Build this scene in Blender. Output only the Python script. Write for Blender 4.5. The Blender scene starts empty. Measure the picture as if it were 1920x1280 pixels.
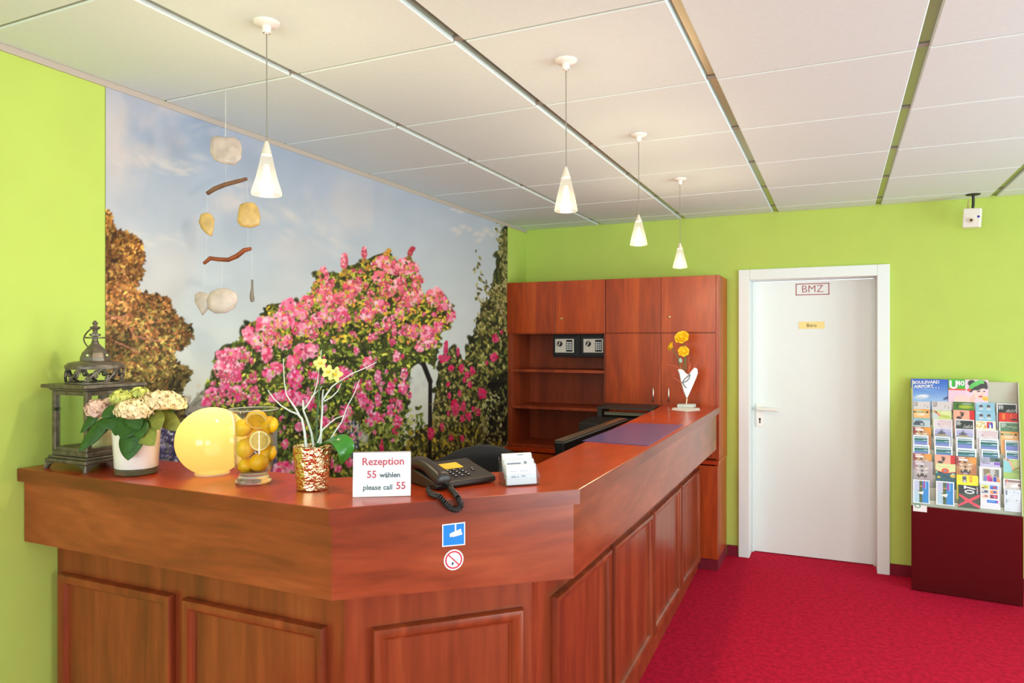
import bpy, math, random
import numpy as np
from mathutils import Vector, Matrix
random.seed(7); RNG = np.random.default_rng(11)
SC = bpy.context.scene; COL = SC.collection
PI = math.pi
# ------------------------------------------------------------------ camera model
F = 1330.0; CX = 960.0; HY = 640.0; YAW = math.atan(612 / 1330.0); EYE = 1.55
FW = (-math.sin(YAW), math.cos(YAW)); RT = (math.cos(YAW), math.sin(YAW))
def ray(u, v):
    a = (u - CX) / F; b = -(v - HY) / F
    return (FW[0] + a * RT[0], FW[1] + a * RT[1], b)
def onz(u, v, z):
    d = ray(u, v); t = (z - EYE) / d[2]; return Vector((d[0] * t, d[1] * t, z))
def onx(u, v, x):
    d = ray(u, v); t = x / d[0]; return Vector((x, d[1] * t, EYE + d[2] * t))
def ony(u, v, y):
    d = ray(u, v); t = y / d[1]; return Vector((d[0] * t, y, EYE + d[2] * t))
def onpl(u, v, p, n):
    d = Vector(ray(u, v)); o = Vector((0, 0, EYE)); p = Vector(p); n = Vector(n)
    return o + d * ((p - o).dot(n) / d.dot(n))
def proj(p):
    dz = p[0] * FW[0] + p[1] * FW[1]; dx = p[0] * RT[0] + p[1] * RT[1]
    return CX + F * dx / dz, HY - F * (p[2] - EYE) / dz
def facing(u, v, p):          # point of a pixel on the upright plane through p square to the viewing direction
    return onpl(u, v, p, (FW[0], FW[1], 0))
def zc(y): return 1.155 - (y - 1.363) * .0118      # height of the counter top
def onc(u, v, dz=0.0):
    z = 1.14
    for _ in range(20):
        p = onz(u, v, z + dz); z = zc(p.y)
    return Vector((p.x, p.y, z + dz))
WX = -2.33; WY = 5.34; ZC = 2.462
# ------------------------------------------------------------------ geometry builder
class G:
    def __init__(s): s.v = []; s.f = []
    def add(s, vs, fs):
        o = len(s.v); s.v += [tuple(p) for p in vs]; s.f += [tuple(i + o for i in f) for f in fs]; return s
    def box(s, x0, y0, z0, x1, y1, z1):
        return s.pbox((x0, y0, z0), (x1 - x0, 0, 0), (0, y1 - y0, 0), (0, 0, z1 - z0))
    def pbox(s, o, a, b, c):
        o, a, b, c = Vector(o), Vector(a), Vector(b), Vector(c)
        vs = [o, o + a, o + a + b, o + b, o + c, o + a + c, o + a + b + c, o + b + c]
        fs = [(0, 3, 2, 1), (4, 5, 6, 7), (0, 1, 5, 4), (1, 2, 6, 5), (2, 3, 7, 6), (3, 0, 4, 7)]
        if a.cross(b).dot(c) < 0: fs = [f[::-1] for f in fs]
        return s.add(vs, fs)
    def prism(s, poly, zb, zt):
        fb = zb if callable(zb) else (lambda i, p: zb); ft = zt if callable(zt) else (lambda i, p: zt)
        n = len(poly); ar = sum(poly[i][0] * poly[(i + 1) % n][1] - poly[(i + 1) % n][0] * poly[i][1] for i in range(n))
        idx = list(range(n))
        vs = [(p[0], p[1], fb(i, p)) for i, p in enumerate(poly)] + [(p[0], p[1], ft(i, p)) for i, p in enumerate(poly)]
        fs = [tuple(idx[::-1]), tuple(n + i for i in idx)] + [(i, (i + 1) % n, n + (i + 1) % n, n + i) for i in idx]
        if ar < 0: fs = [f[::-1] for f in fs]
        return s.add(vs, fs)
    def extrude(s, pts, vec):      # closed 3-D outline pushed along vec
        vec = Vector(vec); n = len(pts); p = [Vector(q) for q in pts]
        nor = Vector((0, 0, 0))
        for i in range(n): nor += p[i].cross(p[(i + 1) % n])
        vs = p + [q + vec for q in p]
        fs = [tuple(range(n))[::-1], tuple(range(n, 2 * n))] + [(i, (i + 1) % n, n + (i + 1) % n, n + i) for i in range(n)]
        if nor.dot(vec) < 0: fs = [f[::-1] for f in fs]
        return s.add(vs, fs)
    def tube(s, path, r, seg=8, cap=True):
        P = [Vector(p) for p in path]; n = len(P)
        R = r if isinstance(r, (list, tuple)) else [r] * n
        t0 = (P[1] - P[0]).normalized()
        up = Vector((0, 0, 1)) if abs(t0.z) < .9 else Vector((1, 0, 0))
        nx = t0.cross(up).normalized(); vs = []; fs = []
        for i in range(n):
            t = (P[min(i + 1, n - 1)] - P[max(i - 1, 0)]).normalized()
            nx = (nx - t * nx.dot(t)).normalized(); ny = t.cross(nx)
            for k in range(seg):
                a = 2 * PI * k / seg; vs.append(P[i] + (nx * math.cos(a) + ny * math.sin(a)) * R[i])
        for i in range(n - 1):
            for k in range(seg):
                k2 = (k + 1) % seg; fs.append((i * seg + k, i * seg + k2, (i + 1) * seg + k2, (i + 1) * seg + k))
        if cap: fs.append(tuple(range(seg))[::-1]); fs.append(tuple((n - 1) * seg + k for k in range(seg)))
        return s.add(vs, fs)
    def lathe(s, prof, c=(0, 0, 0), seg=32):
        vs = []; fs = []; ring = []
        for r, z in prof:
            if r < 1e-6: ring.append([len(vs)]); vs.append((c[0], c[1], c[2] + z))
            else:
                ring.append(list(range(len(vs), len(vs) + seg)))
                for k in range(seg):
                    a = 2 * PI * k / seg; vs.append((c[0] + r * math.cos(a), c[1] + r * math.sin(a), c[2] + z))
        for i in range(len(prof) - 1):
            A, B = ring[i], ring[i + 1]
            for k in range(seg):
                k2 = (k + 1) % seg
                if len(A) == 1 and len(B) == 1: continue
                if len(A) == 1: fs.append((A[0], B[k2], B[k]))
                elif len(B) == 1: fs.append((A[k], A[k2], B[0]))
                else: fs.append((A[k], A[k2], B[k2], B[k]))
        return s.add(vs, fs)
    def ell(s, c, rx, ry, rz, seg=16, rings=10, M=None):
        g = G(); g.lathe([(math.sin(PI * i / rings), -math.cos(PI * i / rings)) if 0 < i < rings else (0, -1 if i == 0 else 1) for i in range(rings + 1)], (0, 0, 0), seg)
        vs = []
        for p in g.v:
            q = Vector((p[0] * rx, p[1] * ry, p[2] * rz))
            if M is not None: q = M @ q
            vs.append(q + Vector(c))
        return s.add(vs, g.f)
    def sheet(s, fn, nu, nv):
        vs = [fn(i / nu, j / nv) for j in range(nv + 1) for i in range(nu + 1)]
        fs = [(j * (nu + 1) + i, j * (nu + 1) + i + 1, (j + 1) * (nu + 1) + i + 1, (j + 1) * (nu + 1) + i) for j in range(nv) for i in range(nu)]
        return s.add(vs, fs)
    def join(s, g, M=None):
        return s.add([(M @ Vector(p)) if M is not None else p for p in g.v], g.f)
MW = {}
def tag(o, label=None, cat=None, group=None, kind=None):
    if label: o['label'] = label
    if cat: o['category'] = cat
    if group: o['group'] = group
    if kind: o['kind'] = kind
    return o
def thing(name, label, cat, loc=(0, 0, 0), rz=0.0, group=None):
    o = bpy.data.objects.new(name, None); COL.objects.link(o); o.empty_display_size = .05
    o.location = loc; o.rotation_euler = (0, 0, rz)
    MW[o] = Matrix.Translation(Vector(loc)) @ Matrix.Rotation(rz, 4, 'Z')
    return tag(o, label, cat, group)
def obj(name, g, m, parent=None, local=False, smooth=None, bevel=0, seg=2, label=None, solid=0):
    me = bpy.data.meshes.new(name)
    vs = [Vector(p) for p in g.v]
    o = bpy.data.objects.new(name, me); COL.objects.link(o)
    if parent is not None:
        o.parent = parent; MW[o] = MW[parent]
        if not local:
            I = MW[parent].inverted(); vs = [I @ p for p in vs]
    else:
        MW[o] = Matrix.Identity(4)
    me.from_pydata([tuple(p) for p in vs], [], g.f); me.update()
    if m is not None: me.materials.append(m)
    if smooth is not None:
        me.polygons.foreach_set('use_smooth', [True] * len(me.polygons))
        if smooth < 180: me.set_sharp_from_angle(angle=math.radians(smooth))
    if bevel:
        b = o.modifiers.new('Bevel', 'BEVEL'); b.width = bevel; b.segments = seg; b.limit_method = 'ANGLE'; b.angle_limit = math.radians(40)
    if solid:
        b = o.modifiers.new('Solidify', 'SOLIDIFY'); b.thickness = solid; b.offset = 0
    if label: o['label'] = label
    return o
def top(name, g, m, label, cat, group=None, **k):      # a thing that is one mesh: origin at the middle of its underside
    a = np.array([tuple(p) for p in g.v]); lo, hi = a.min(0), a.max(0)
    c = Vector(((lo[0] + hi[0]) / 2, (lo[1] + hi[1]) / 2, lo[2]))
    g2 = G(); g2.v = [tuple(Vector(p) - c) for p in g.v]; g2.f = g.f
    o = obj(name, g2, m, **k); o.location = c; MW[o] = Matrix.Translation(c)
    return tag(o, label, cat, group)
def struct(name, g, m, **k): return tag(obj(name, g, m, **k), kind='structure')
def paint_attr(o, cols):       # per-vertex printed colour
    a = o.data.color_attributes.new('print', 'FLOAT_COLOR', 'POINT')
    c = np.ones((len(cols), 4), np.float32); c[:, :3] = cols
    a.data.foreach_set('color', c.ravel())
# ------------------------------------------------------------------ materials
def S(r, g, b):
    def f(c):
        c /= 255.0
        return c / 12.92 if c <= .04045 else ((c + .055) / 1.055) ** 2.4
    return (f(r), f(g), f(b))
def S_np(a):
    a = np.clip(a, 0, 255) / 255.0
    return np.where(a <= .04045, a / 12.92, ((a + .055) / 1.055) ** 2.4)
MATS = {}
def mat(name, col, rough=.5, metal=0.0, var=0.0, vscale=30.0, bump=0.0, bscale=60.0, emit=None, estr=0.0, spec=.5, coat=0.0, trans=0.0, ior=1.45, alpha=1.0, sss=0.0):
    if name in MATS: return MATS[name]
    m = bpy.data.materials.new(name); m.use_nodes = True; nt = m.node_tree; b = nt.nodes['Principled BSDF']
    b.inputs['Base Color'].default_value = (*col, 1); b.inputs['Roughness'].default_value = rough; b.inputs['Metallic'].default_value = metal
    b.inputs['Specular IOR Level'].default_value = spec; b.inputs['Coat Weight'].default_value = coat; b.inputs['IOR'].default_value = ior
    b.inputs['Transmission Weight'].default_value = trans; b.inputs['Alpha'].default_value = alpha
    if sss: b.inputs['Subsurface Weight'].default_value = sss; b.inputs['Subsurface Radius'].default_value = (.02, .01, .005)
    if emit: b.inputs['Emission Color'].default_value = (*emit, 1); b.inputs['Emission Strength'].default_value = estr
    tc = nt.nodes.new('ShaderNodeTexCoord')
    nz = nt.nodes.new('ShaderNodeTexNoise'); nz.inputs['Scale'].default_value = vscale; nz.inputs['Detail'].default_value = 4
    nt.links.new(tc.outputs['Object'], nz.inputs['Vector'])
    if var or not bump:
        rp = nt.nodes.new('ShaderNodeValToRGB'); v = var if var else .006
        rp.color_ramp.elements[0].position = .3; rp.color_ramp.elements[1].position = .7
        rp.color_ramp.elements[0].color = (*[c * (1 - v) for c in col], 1); rp.color_ramp.elements[1].color = (*[min(1, c * (1 + v)) for c in col], 1)
        nt.links.new(nz.outputs['Fac'], rp.inputs['Fac']); nt.links.new(rp.outputs['Color'], b.inputs['Base Color'])
    if bump:
        n2 = nt.nodes.new('ShaderNodeTexNoise'); n2.inputs['Scale'].default_value = bscale; n2.inputs['Detail'].default_value = 3
        nt.links.new(tc.outputs['Object'], n2.inputs['Vector'])
        bp = nt.nodes.new('ShaderNodeBump'); bp.inputs['Strength'].default_value = bump; bp.inputs['Distance'].default_value = .01
        nt.links.new(n2.outputs['Fac'], bp.inputs['Height']); nt.links.new(bp.outputs['Normal'], b.inputs['Normal'])
    MATS[name] = m; return m
def wood(name, c0, c1, c2, scale, rough=.32, coat=.15, block=None):
    m = bpy.data.materials.new(name); m.use_nodes = True; nt = m.node_tree; b = nt.nodes['Principled BSDF']; L = nt.links.new
    tc = nt.nodes.new('ShaderNodeTexCoord'); mp = nt.nodes.new('ShaderNodeMapping'); mp.inputs['Scale'].default_value = scale
    L(tc.outputs['Object'], mp.inputs['Vector'])
    nz = nt.nodes.new('ShaderNodeTexNoise'); nz.inputs['Scale'].default_value = 1.0; nz.inputs['Detail'].default_value = 5; nz.inputs['Roughness'].default_value = .55; nz.inputs['Distortion'].default_value = .9
    L(mp.outputs['Vector'], nz.inputs['Vector'])
    rp = nt.nodes.new('ShaderNodeValToRGB'); e = rp.color_ramp.elements
    e[0].position = .28; e[0].color = (*c0, 1); e[1].position = .74; e[1].color = (*c2, 1)
    k = e.new(.5); k.color = (*c1, 1)
    L(nz.outputs['Fac'], rp.inputs['Fac'])
    n2 = nt.nodes.new('ShaderNodeTexNoise'); n2.inputs['Scale'].default_value = 1.0; n2.inputs['Detail'].default_value = 2
    mp2 = nt.nodes.new('ShaderNodeMapping'); mp2.inputs['Scale'].default_value = tuple(q * 6 for q in scale)
    L(tc.outputs['Object'], mp2.inputs['Vector']); L(mp2.outputs['Vector'], n2.inputs['Vector'])
    mr = nt.nodes.new('ShaderNodeMapRange'); mr.inputs['From Min'].default_value = .3; mr.inputs['From Max'].default_value = .7; mr.inputs['To Min'].default_value = .86; mr.inputs['To Max'].default_value = 1.1
    L(n2.outputs['Fac'], mr.inputs['Value'])
    mx = nt.nodes.new('ShaderNodeMix'); mx.data_type = 'RGBA'; mx.blend_type = 'MULTIPLY'; mx.inputs['Factor'].default_value = 1
    L(rp.outputs['Color'], mx.inputs['A']); L(mr.outputs['Result'], mx.inputs['B']); L(mx.outputs['Result'], b.inputs['Base Color'])
    b.inputs['Roughness'].default_value = rough; b.inputs['Coat Weight'].default_value = coat; b.inputs['Coat Roughness'].default_value = .12
    return m
def printed(name, rough=.5, spec=.4, coat=0):
    m = bpy.data.materials.new(name); m.use_nodes = True; nt = m.node_tree; b = nt.nodes['Principled BSDF']
    at = nt.nodes.new('ShaderNodeAttribute'); at.attribute_name = 'print'
    nt.links.new(at.outputs['Color'], b.inputs['Base Color']); b.inputs['Roughness'].default_value = rough; b.inputs['Specular IOR Level'].default_value = spec
    b.inputs['Coat Weight'].default_value = coat
    return m
W0, W1, W2 = S(138, 46, 6), S(174, 63, 8), S(196, 82, 16)
WOOD_V = wood('cherry_vertical', W0, W1, W2, (9, 9, .9), rough=.36, coat=.06)
WOOD_H = wood('cherry_horizontal', S(114, 46, 22), S(146, 62, 32), S(170, 82, 46), (1.6, 1.6, 9), rough=.28, coat=.18)
WOOD_E = wood('cherry_edge', S(98, 34, 16), S(126, 48, 22), S(144, 60, 30), (1.6, 1.6, 9), rough=.3, coat=.15)
WOOD_B = wood('cherry_counter_front', S(108, 44, 20), S(138, 58, 28), S(160, 76, 40), (9, 9, .9))
WOOD_TOP = wood('cherry_counter_top', S(160, 48, 14), S(178, 56, 16), S(194, 68, 22), (5, 1.2, 3), rough=.28)
WOOD_DARK = wood('cherry_inside', S(120, 44, 16), S(150, 58, 22), S(170, 72, 30), (9, 9, .9), rough=.45, coat=0)
GREEN = mat('green_wall_paint', S(187, 207, 100), .75, var=.02, vscale=6, bump=.04, bscale=220, spec=.25)
WHITEWALL = mat('white_wall_paint', S(236, 232, 224), .8)
TILE = mat('ceiling_tile', S(222, 236, 236), .85, var=.015, vscale=70, bump=.06, bscale=400, spec=.2)
METAL_RUN = mat('ceiling_runner_metal', S(178, 172, 150), .32, metal=1.0)
TEE = mat('ceiling_tee_white', S(150, 145, 135), .6)
WHITE = mat('white_lacquer', S(240, 236, 230), .35, spec=.4)
WHITE_TRIM = mat('white_door_lacquer', S(232, 238, 236), .4, spec=.4)
BLACK = mat('black_plastic', S(22, 21, 23), .35)
DARKGREY = mat('dark_grey_plastic', S(52, 50, 48), .45)
BROWNBLACK = mat('telephone_plastic', S(48, 38, 34), .38)
PAPER = mat('white_paper', S(240, 240, 240), .6)
CHROME = mat('satin_chrome', S(215, 210, 200), .25, metal=1.0)
STEEL = mat('brushed_steel', S(205, 200, 192), .35, metal=.8)
GLASS = None
def clear(name, col=(1, 1, 1), rough=0.0, tr=.8, spec_rough=.02):     # thin clear glass that lets light through
    m = bpy.data.materials.new(name); m.use_nodes = True; nt = m.node_tree; L = nt.links.new
    for n in list(nt.nodes):
        if n.type == 'BSDF_PRINCIPLED': nt.nodes.remove(n)
    out = [n for n in nt.nodes if n.type == 'OUTPUT_MATERIAL'][0]
    t = nt.nodes.new('ShaderNodeBsdfTransparent'); t.inputs['Color'].default_value = (*col, 1)
    g = nt.nodes.new('ShaderNodeBsdfGlossy'); g.inputs['Roughness'].default_value = spec_rough
    fr = nt.nodes.new('ShaderNodeLayerWeight'); fr.inputs['Blend'].default_value = .5
    pw_ = nt.nodes.new('ShaderNodeMath'); pw_.operation = 'POWER'; pw_.inputs[1].default_value = 3.0; L(fr.outputs['Facing'], pw_.inputs[0])
    ma = nt.nodes.new('ShaderNodeMath'); ma.operation = 'MULTIPLY_ADD'; ma.inputs[1].default_value = .75 * tr; ma.inputs[2].default_value = .04 * tr
    mx = nt.nodes.new('ShaderNodeMixShader')
    L(pw_.outputs['Value'], ma.inputs[0]); L(ma.outputs['Value'], mx.inputs['Fac']); L(t.outputs['BSDF'], mx.inputs[1]); L(g.outputs['BSDF'], mx.inputs[2]); L(mx.outputs['Shader'], out.inputs['Surface'])
    return m
PANE = clear('clear_pane', (.93, .97, .95)); VASEGLASS = clear('vase_glass', (.985, .98, .95), tr=1.4); ACRYL = clear('acrylic', (.95, .96, .97))
def glow(name, col, strength, clearness, edge=None, grad=None):
    m = bpy.data.materials.new(name); m.use_nodes = True; nt = m.node_tree; L = nt.links.new
    for n in list(nt.nodes):
        if n.type == 'BSDF_PRINCIPLED': nt.nodes.remove(n)
    out = [n for n in nt.nodes if n.type == 'OUTPUT_MATERIAL'][0]
    e = nt.nodes.new('ShaderNodeEmission'); e.inputs['Strength'].default_value = strength; e.inputs['Color'].default_value = (*col, 1)
    if grad:       # the lamp glows strongest around its bulb
        tc = nt.nodes.new('ShaderNodeTexCoord'); sx = nt.nodes.new('ShaderNodeSeparateXYZ'); L(tc.outputs['Object'], sx.inputs['Vector'])
        mr = nt.nodes.new('ShaderNodeMapRange'); mr.inputs['From Min'].default_value = grad[0]; mr.inputs['From Max'].default_value = grad[1]
        L(sx.outputs['Z'], mr.inputs['Value']); rp = nt.nodes.new('ShaderNodeValToRGB'); el = rp.color_ramp.elements
        el[0].color = (*grad[2], 1); el[1].color = (*grad[4], 1); k = el.new(.42); k.color = (*grad[3], 1)
        L(mr.outputs['Result'], rp.inputs['Fac']); L(rp.outputs['Color'], e.inputs['Color'])
    g = nt.nodes.new('ShaderNodeBsdfGlossy'); g.inputs['Roughness'].default_value = .15
    m1 = nt.nodes.new('ShaderNodeMixShader'); m1.inputs['Fac'].default_value = .05
    L(e.outputs['Emission'], m1.inputs[1]); L(g.outputs['BSDF'], m1.inputs[2])
    t = nt.nodes.new('ShaderNodeBsdfTransparent'); m2 = nt.nodes.new('ShaderNodeMixShader'); m2.inputs['Fac'].default_value = clearness
    L(m1.outputs['Shader'], m2.inputs[1]); L(t.outputs['BSDF'], m2.inputs[2]); L(m2.outputs['Shader'], out.inputs['Surface'])
    return m
# ------------------------------------------------------------------ text
def text_geo(s, size, o, ex, ey, bold=0.0, align='CENTER', depth=.0004):
    cu = bpy.data.curves.new('lettering', 'FONT'); cu.body = s; cu.size = size; cu.align_x = align; cu.align_y = 'CENTER'; cu.offset = bold * size; cu.extrude = depth
    cu.resolution_u = 3
    t = bpy.data.objects.new('lettering', cu); COL.objects.link(t)
    dg = bpy.context.evaluated_depsgraph_get(); me = bpy.data.meshes.new_from_object(t.evaluated_get(dg))
    g = G(); ex, ey, o = Vector(ex).normalized(), Vector(ey).normalized(), Vector(o); ez = ex.cross(ey)
    g.add([o + ex * v.co.x + ey * v.co.y + ez * (v.co.z + depth) for v in me.vertices], [tuple(p.vertices) for p in me.polygons])
    bpy.data.objects.remove(t); bpy.data.curves.remove(cu); bpy.data.meshes.remove(me)
    return g
# ------------------------------------------------------------------ painter for printed pictures
class Art:
    def __init__(s, w, h, bg=(255, 255, 255)):
        s.w, s.h = w, h; s.a = np.empty((h, w, 3), np.float32); s.a[:] = bg
    def blob(s, x, y, rx, ry, ang, col, soft=.3, alpha=1.0):
        r = max(rx, ry) * 1.05 + 1
        x0, x1 = int(max(0, x - r)), int(min(s.w, x + r + 2)); y0, y1 = int(max(0, y - r)), int(min(s.h, y + r + 2))
        if x1 <= x0 or y1 <= y0: return
        X = np.arange(x0, x1)[None, :] - x; Y = np.arange(y0, y1)[:, None] - y
        c, sn = math.cos(ang), math.sin(ang)
        d = np.sqrt(((X * c + Y * sn) / rx) ** 2 + ((-X * sn + Y * c) / ry) ** 2)
        m = np.clip((1 - d) / soft, 0, 1)[..., None] * alpha
        reg = s.a[y0:y1, x0:x1]; reg += (np.array(col, np.float32) - reg) * m
    def rect(s, x0, y0, x1, y1, col):
        s.a[int(round(max(0, y0))):int(round(max(0, y1))), int(round(max(0, x0))):int(round(max(0, x1)))] = col
    def poly(s, pts, col, alpha=1.0):
        X, Y = np.meshgrid(np.arange(s.w) + .5, np.arange(s.h) + .5)
        m = inside(X, Y, pts)
        s.a[m] = s.a[m] * (1 - alpha) + np.array(col, np.float32) * alpha
    def line(s, pts, w, col, alpha=1.0):
        for (xa, ya), (xb, yb) in zip(pts[:-1], pts[1:]):
            n = max(2, int(math.hypot(xb - xa, yb - ya) / max(.6, w * .5)))
            for i in range(n + 1):
                t = i / n; s.blob(xa + (xb - xa) * t, ya + (yb - ya) * t, w, w, 0, col, .5, alpha)
def inside(X, Y, pts):
    r = np.zeros(np.shape(X), bool); n = len(pts); j = n - 1
    for i in range(n):
        xi, yi = pts[i]; xj, yj = pts[j]
        c = ((yi > Y) != (yj > Y)) & (X < (xj - xi) * (Y - yi) / (yj - yi + 1e-9) + xi)
        r ^= c; j = i
    return r
def smooth_noise(h, w, cell, rng):
    gh, gw = int(h / cell) + 3, int(w / cell) + 3; g = rng.random((gh, gw))
    y = np.arange(h) / cell; x = np.arange(w) / cell; yi = y.astype(int); xi = x.astype(int); fy = (y - yi); fx = (x - xi)
    fy = (fy * fy * (3 - 2 * fy))[:, None]; fx = (fx * fx * (3 - 2 * fx))[None, :]
    a = g[yi][:, xi]; b = g[yi][:, xi + 1]; c = g[yi + 1][:, xi]; d = g[yi + 1][:, xi + 1]
    return (a * (1 - fx) + b * fx) * (1 - fy) + (c * (1 - fx) + d * fx) * fy
def fbm(h, w, cell, rng, oct=4):
    r = np.zeros((h, w)); amp = 1; tot = 0
    for _ in range(oct): r += smooth_noise(h, w, cell, rng) * amp; tot += amp; amp *= .5; cell = max(1.5, cell / 2)
    return r / tot
MURAL_GAIN = .92
DAY, DAY2, EXPO = 125, 125, -0.27
LAMPS = (15, 11, 15, 16); SHADE_E = 1.15; GLOBE_E = .02; GLOBE_L = 2.6
TILT = .35
def shade_glass(name, col, clearness, emit=None, estr=0.0):      # milky glass: passes the bulb's light on, diffused
    m = bpy.data.materials.new(name); m.use_nodes = True; nt = m.node_tree; L = nt.links.new
    for n in list(nt.nodes):
        if n.type == 'BSDF_PRINCIPLED': nt.nodes.remove(n)
    out = [n for n in nt.nodes if n.type == 'OUTPUT_MATERIAL'][0]
    tl = nt.nodes.new('ShaderNodeBsdfTranslucent'); tl.inputs['Color'].default_value = (*col, 1)
    df = nt.nodes.new('ShaderNodeBsdfDiffuse'); df.inputs['Color'].default_value = (*col, 1)
    m0 = nt.nodes.new('ShaderNodeMixShader'); m0.inputs['Fac'].default_value = .35
    L(tl.outputs['BSDF'], m0.inputs[1]); L(df.outputs['BSDF'], m0.inputs[2])
    gl = nt.nodes.new('ShaderNodeBsdfGlossy'); gl.inputs['Roughness'].default_value = .12
    m1 = nt.nodes.new('ShaderNodeMixShader'); m1.inputs['Fac'].default_value = .04
    L(m0.outputs['Shader'], m1.inputs[1]); L(gl.outputs['BSDF'], m1.inputs[2])
    cur = m1.outputs['Shader']
    if not emit: pass
    if emit:
        e = nt.nodes.new('ShaderNodeEmission'); e.inputs['Strength'].default_value = estr; e.inputs['Color'].default_value = (*emit, 1)
        ad = nt.nodes.new('ShaderNodeAddShader'); L(cur, ad.inputs[0]); L(e.outputs['Emission'], ad.inputs[1]); cur = ad.outputs['Shader']
    t = nt.nodes.new('ShaderNodeBsdfTransparent'); m2 = nt.nodes.new('ShaderNodeMixShader'); m2.inputs['Fac'].default_value = clearness
    L(cur, m2.inputs[1]); L(t.outputs['BSDF'], m2.inputs[2]); L(m2.outputs['Shader'], out.inputs['Surface'])
    return m
# ================================================================== THE ROOM
RX, FY = 3.0, -2.6            # right wall and the wall behind the camera
XJ0, XJ1, ZJ = -.579, .235, 1.99      # door opening
carpet = mat('red_loop_carpet', S(192, 26, 58), .95, var=.22, vscale=38, bump=.35, bscale=170, spec=.1)
struct('floor', G().box(WX - .2, FY - .2, -.1, RX + .2, WY + .6, 0), carpet)
struct('wall_left', G().box(WX - .2, FY - .2, 0, WX, WY + .3, ZC + .2), GREEN)
g = G(); g.box(WX, WY, 0, XJ0 - .02, WY + .25, ZC + .2); g.box(XJ1 + .02, WY, 0, RX + .2, WY + .25, ZC + .2); g.box(XJ0 - .02, WY, ZJ + .02, XJ1 + .02, WY + .25, ZC + .2)
struct('wall_back', g, GREEN)
WINS = [(.2, 2.0), (2.5, 4.3)]
g = G(); ys = [FY] + [q for w in WINS for q in w] + [WY]
for i in range(0, len(ys), 2): g.box(RX, ys[i], 0, RX + .2, ys[i + 1], ZC + .2)
for a, b in WINS: g.box(RX, a, 0, RX + .2, b, .25); g.box(RX, a, 2.25, RX + .2, b, ZC + .2)
struct('wall_right', g, WHITEWALL)
FWIN = [(-1.9, -.2), (.4, 2.2)]
g = G(); xs = [WX - .2] + [q for w in FWIN for q in w] + [RX + .2]
for i in range(0, len(xs), 2): g.box(xs[i], FY - .2, 0, xs[i + 1], FY, ZC + .2)
for a, b in FWIN: g.box(a, FY - .2, 0, b, FY, .8); g.box(a, FY - .2, 2.25, b, FY, ZC + .2)
struct('wall_front', g, WHITEWALL)
n = 0
for a, b in WINS:
    n += 1; g = G(); m_ = (a + b) / 2
    for y0, y1 in ((a, a + .06), (m_ - .03, m_ + .03), (b - .06, b)): g.box(RX + .05, y0, .25, RX + .12, y1, 2.25)
    g.box(RX + .05, a, .25, RX + .12, b, .31); g.box(RX + .05, a, 2.19, RX + .12, b, 2.25)
    w_ = struct('window_%d' % n, g, WHITE)
    obj('pane', G().box(RX + .08, a + .05, .3, RX + .085, b - .05, 2.2), PANE, w_)
for a, b in FWIN:
    n += 1; g = G(); m_ = (a + b) / 2
    for y0, y1 in ((a, a + .06), (m_ - .03, m_ + .03), (b - .06, b)): g.box(y0, FY - .12, .8, y1, FY - .05, 2.25)
    g.box(a, FY - .12, .8, b, FY - .05, .86); g.box(a, FY - .12, 2.19, b, FY - .05, 2.25)
    w_ = struct('window_%d' % n, g, WHITE)
    obj('pane', G().box(a + .05, FY - .085, .85, b - .05, FY - .08, 2.2), PANE, w_)
# ceiling: tiles hanging between metal runners
PX = .643; XL = [WX] + [-1.69 + PX * i for i in range(8)]; XL[-1] = RX
XL = [WX] + [x for x in [-1.69, -1.048, -.402, .24, .885, 1.53, 2.17, 2.81] if x < RX] + [RX]
YL = [FY] + [y for y in [1.25 + .646 * i for i in range(-5, 7)] if FY + .1 < y < WY - .02] + [WY]
g = G()
for i in range(len(XL) - 1):
    for j in range(len(YL) - 1):
        a = XL[i] + (.017 if i else .004); b = XL[i + 1] - (.017 if i < len(XL) - 2 else .004)
        c = YL[j] + .0045; d = YL[j + 1] - .0045
        g.box(a, c, ZC, b, d, ZC + .03)
struct('ceiling', g, TILE, bevel=.0035, seg=1)
struct('trim_1', (lambda g: [g.box(x - .02, FY, ZC + .013, x + .02, WY, ZC + .02) for x in XL[1:-1]] and g)(G()), METAL_RUN)
struct('trim_2', (lambda g: [g.box(WX, y - .012, ZC + .009, RX, y + .012, ZC + .0128) for y in YL[1:-1]] and g)(G()), TEE)
struct('ceiling_slab', G().box(WX - .2, FY - .2, ZC + .031, RX + .2, WY + .3, ZC + .08), WHITEWALL)
struct('trim_3', G().box(WX, FY, ZC - .022, WX + .006, WY, ZC), mat('wall_angle', S(186, 172, 162), .6))
BASEM = mat('carpet_baseboard', S(120, 12, 36), .9, var=.1, vscale=60)
g = G(); g.box(-.735, WY - .012, 0, -.66, WY, .075); g.box(.31, WY - .012, 0, RX, WY, .075)
struct('baseboard_back', g, BASEM)
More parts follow.
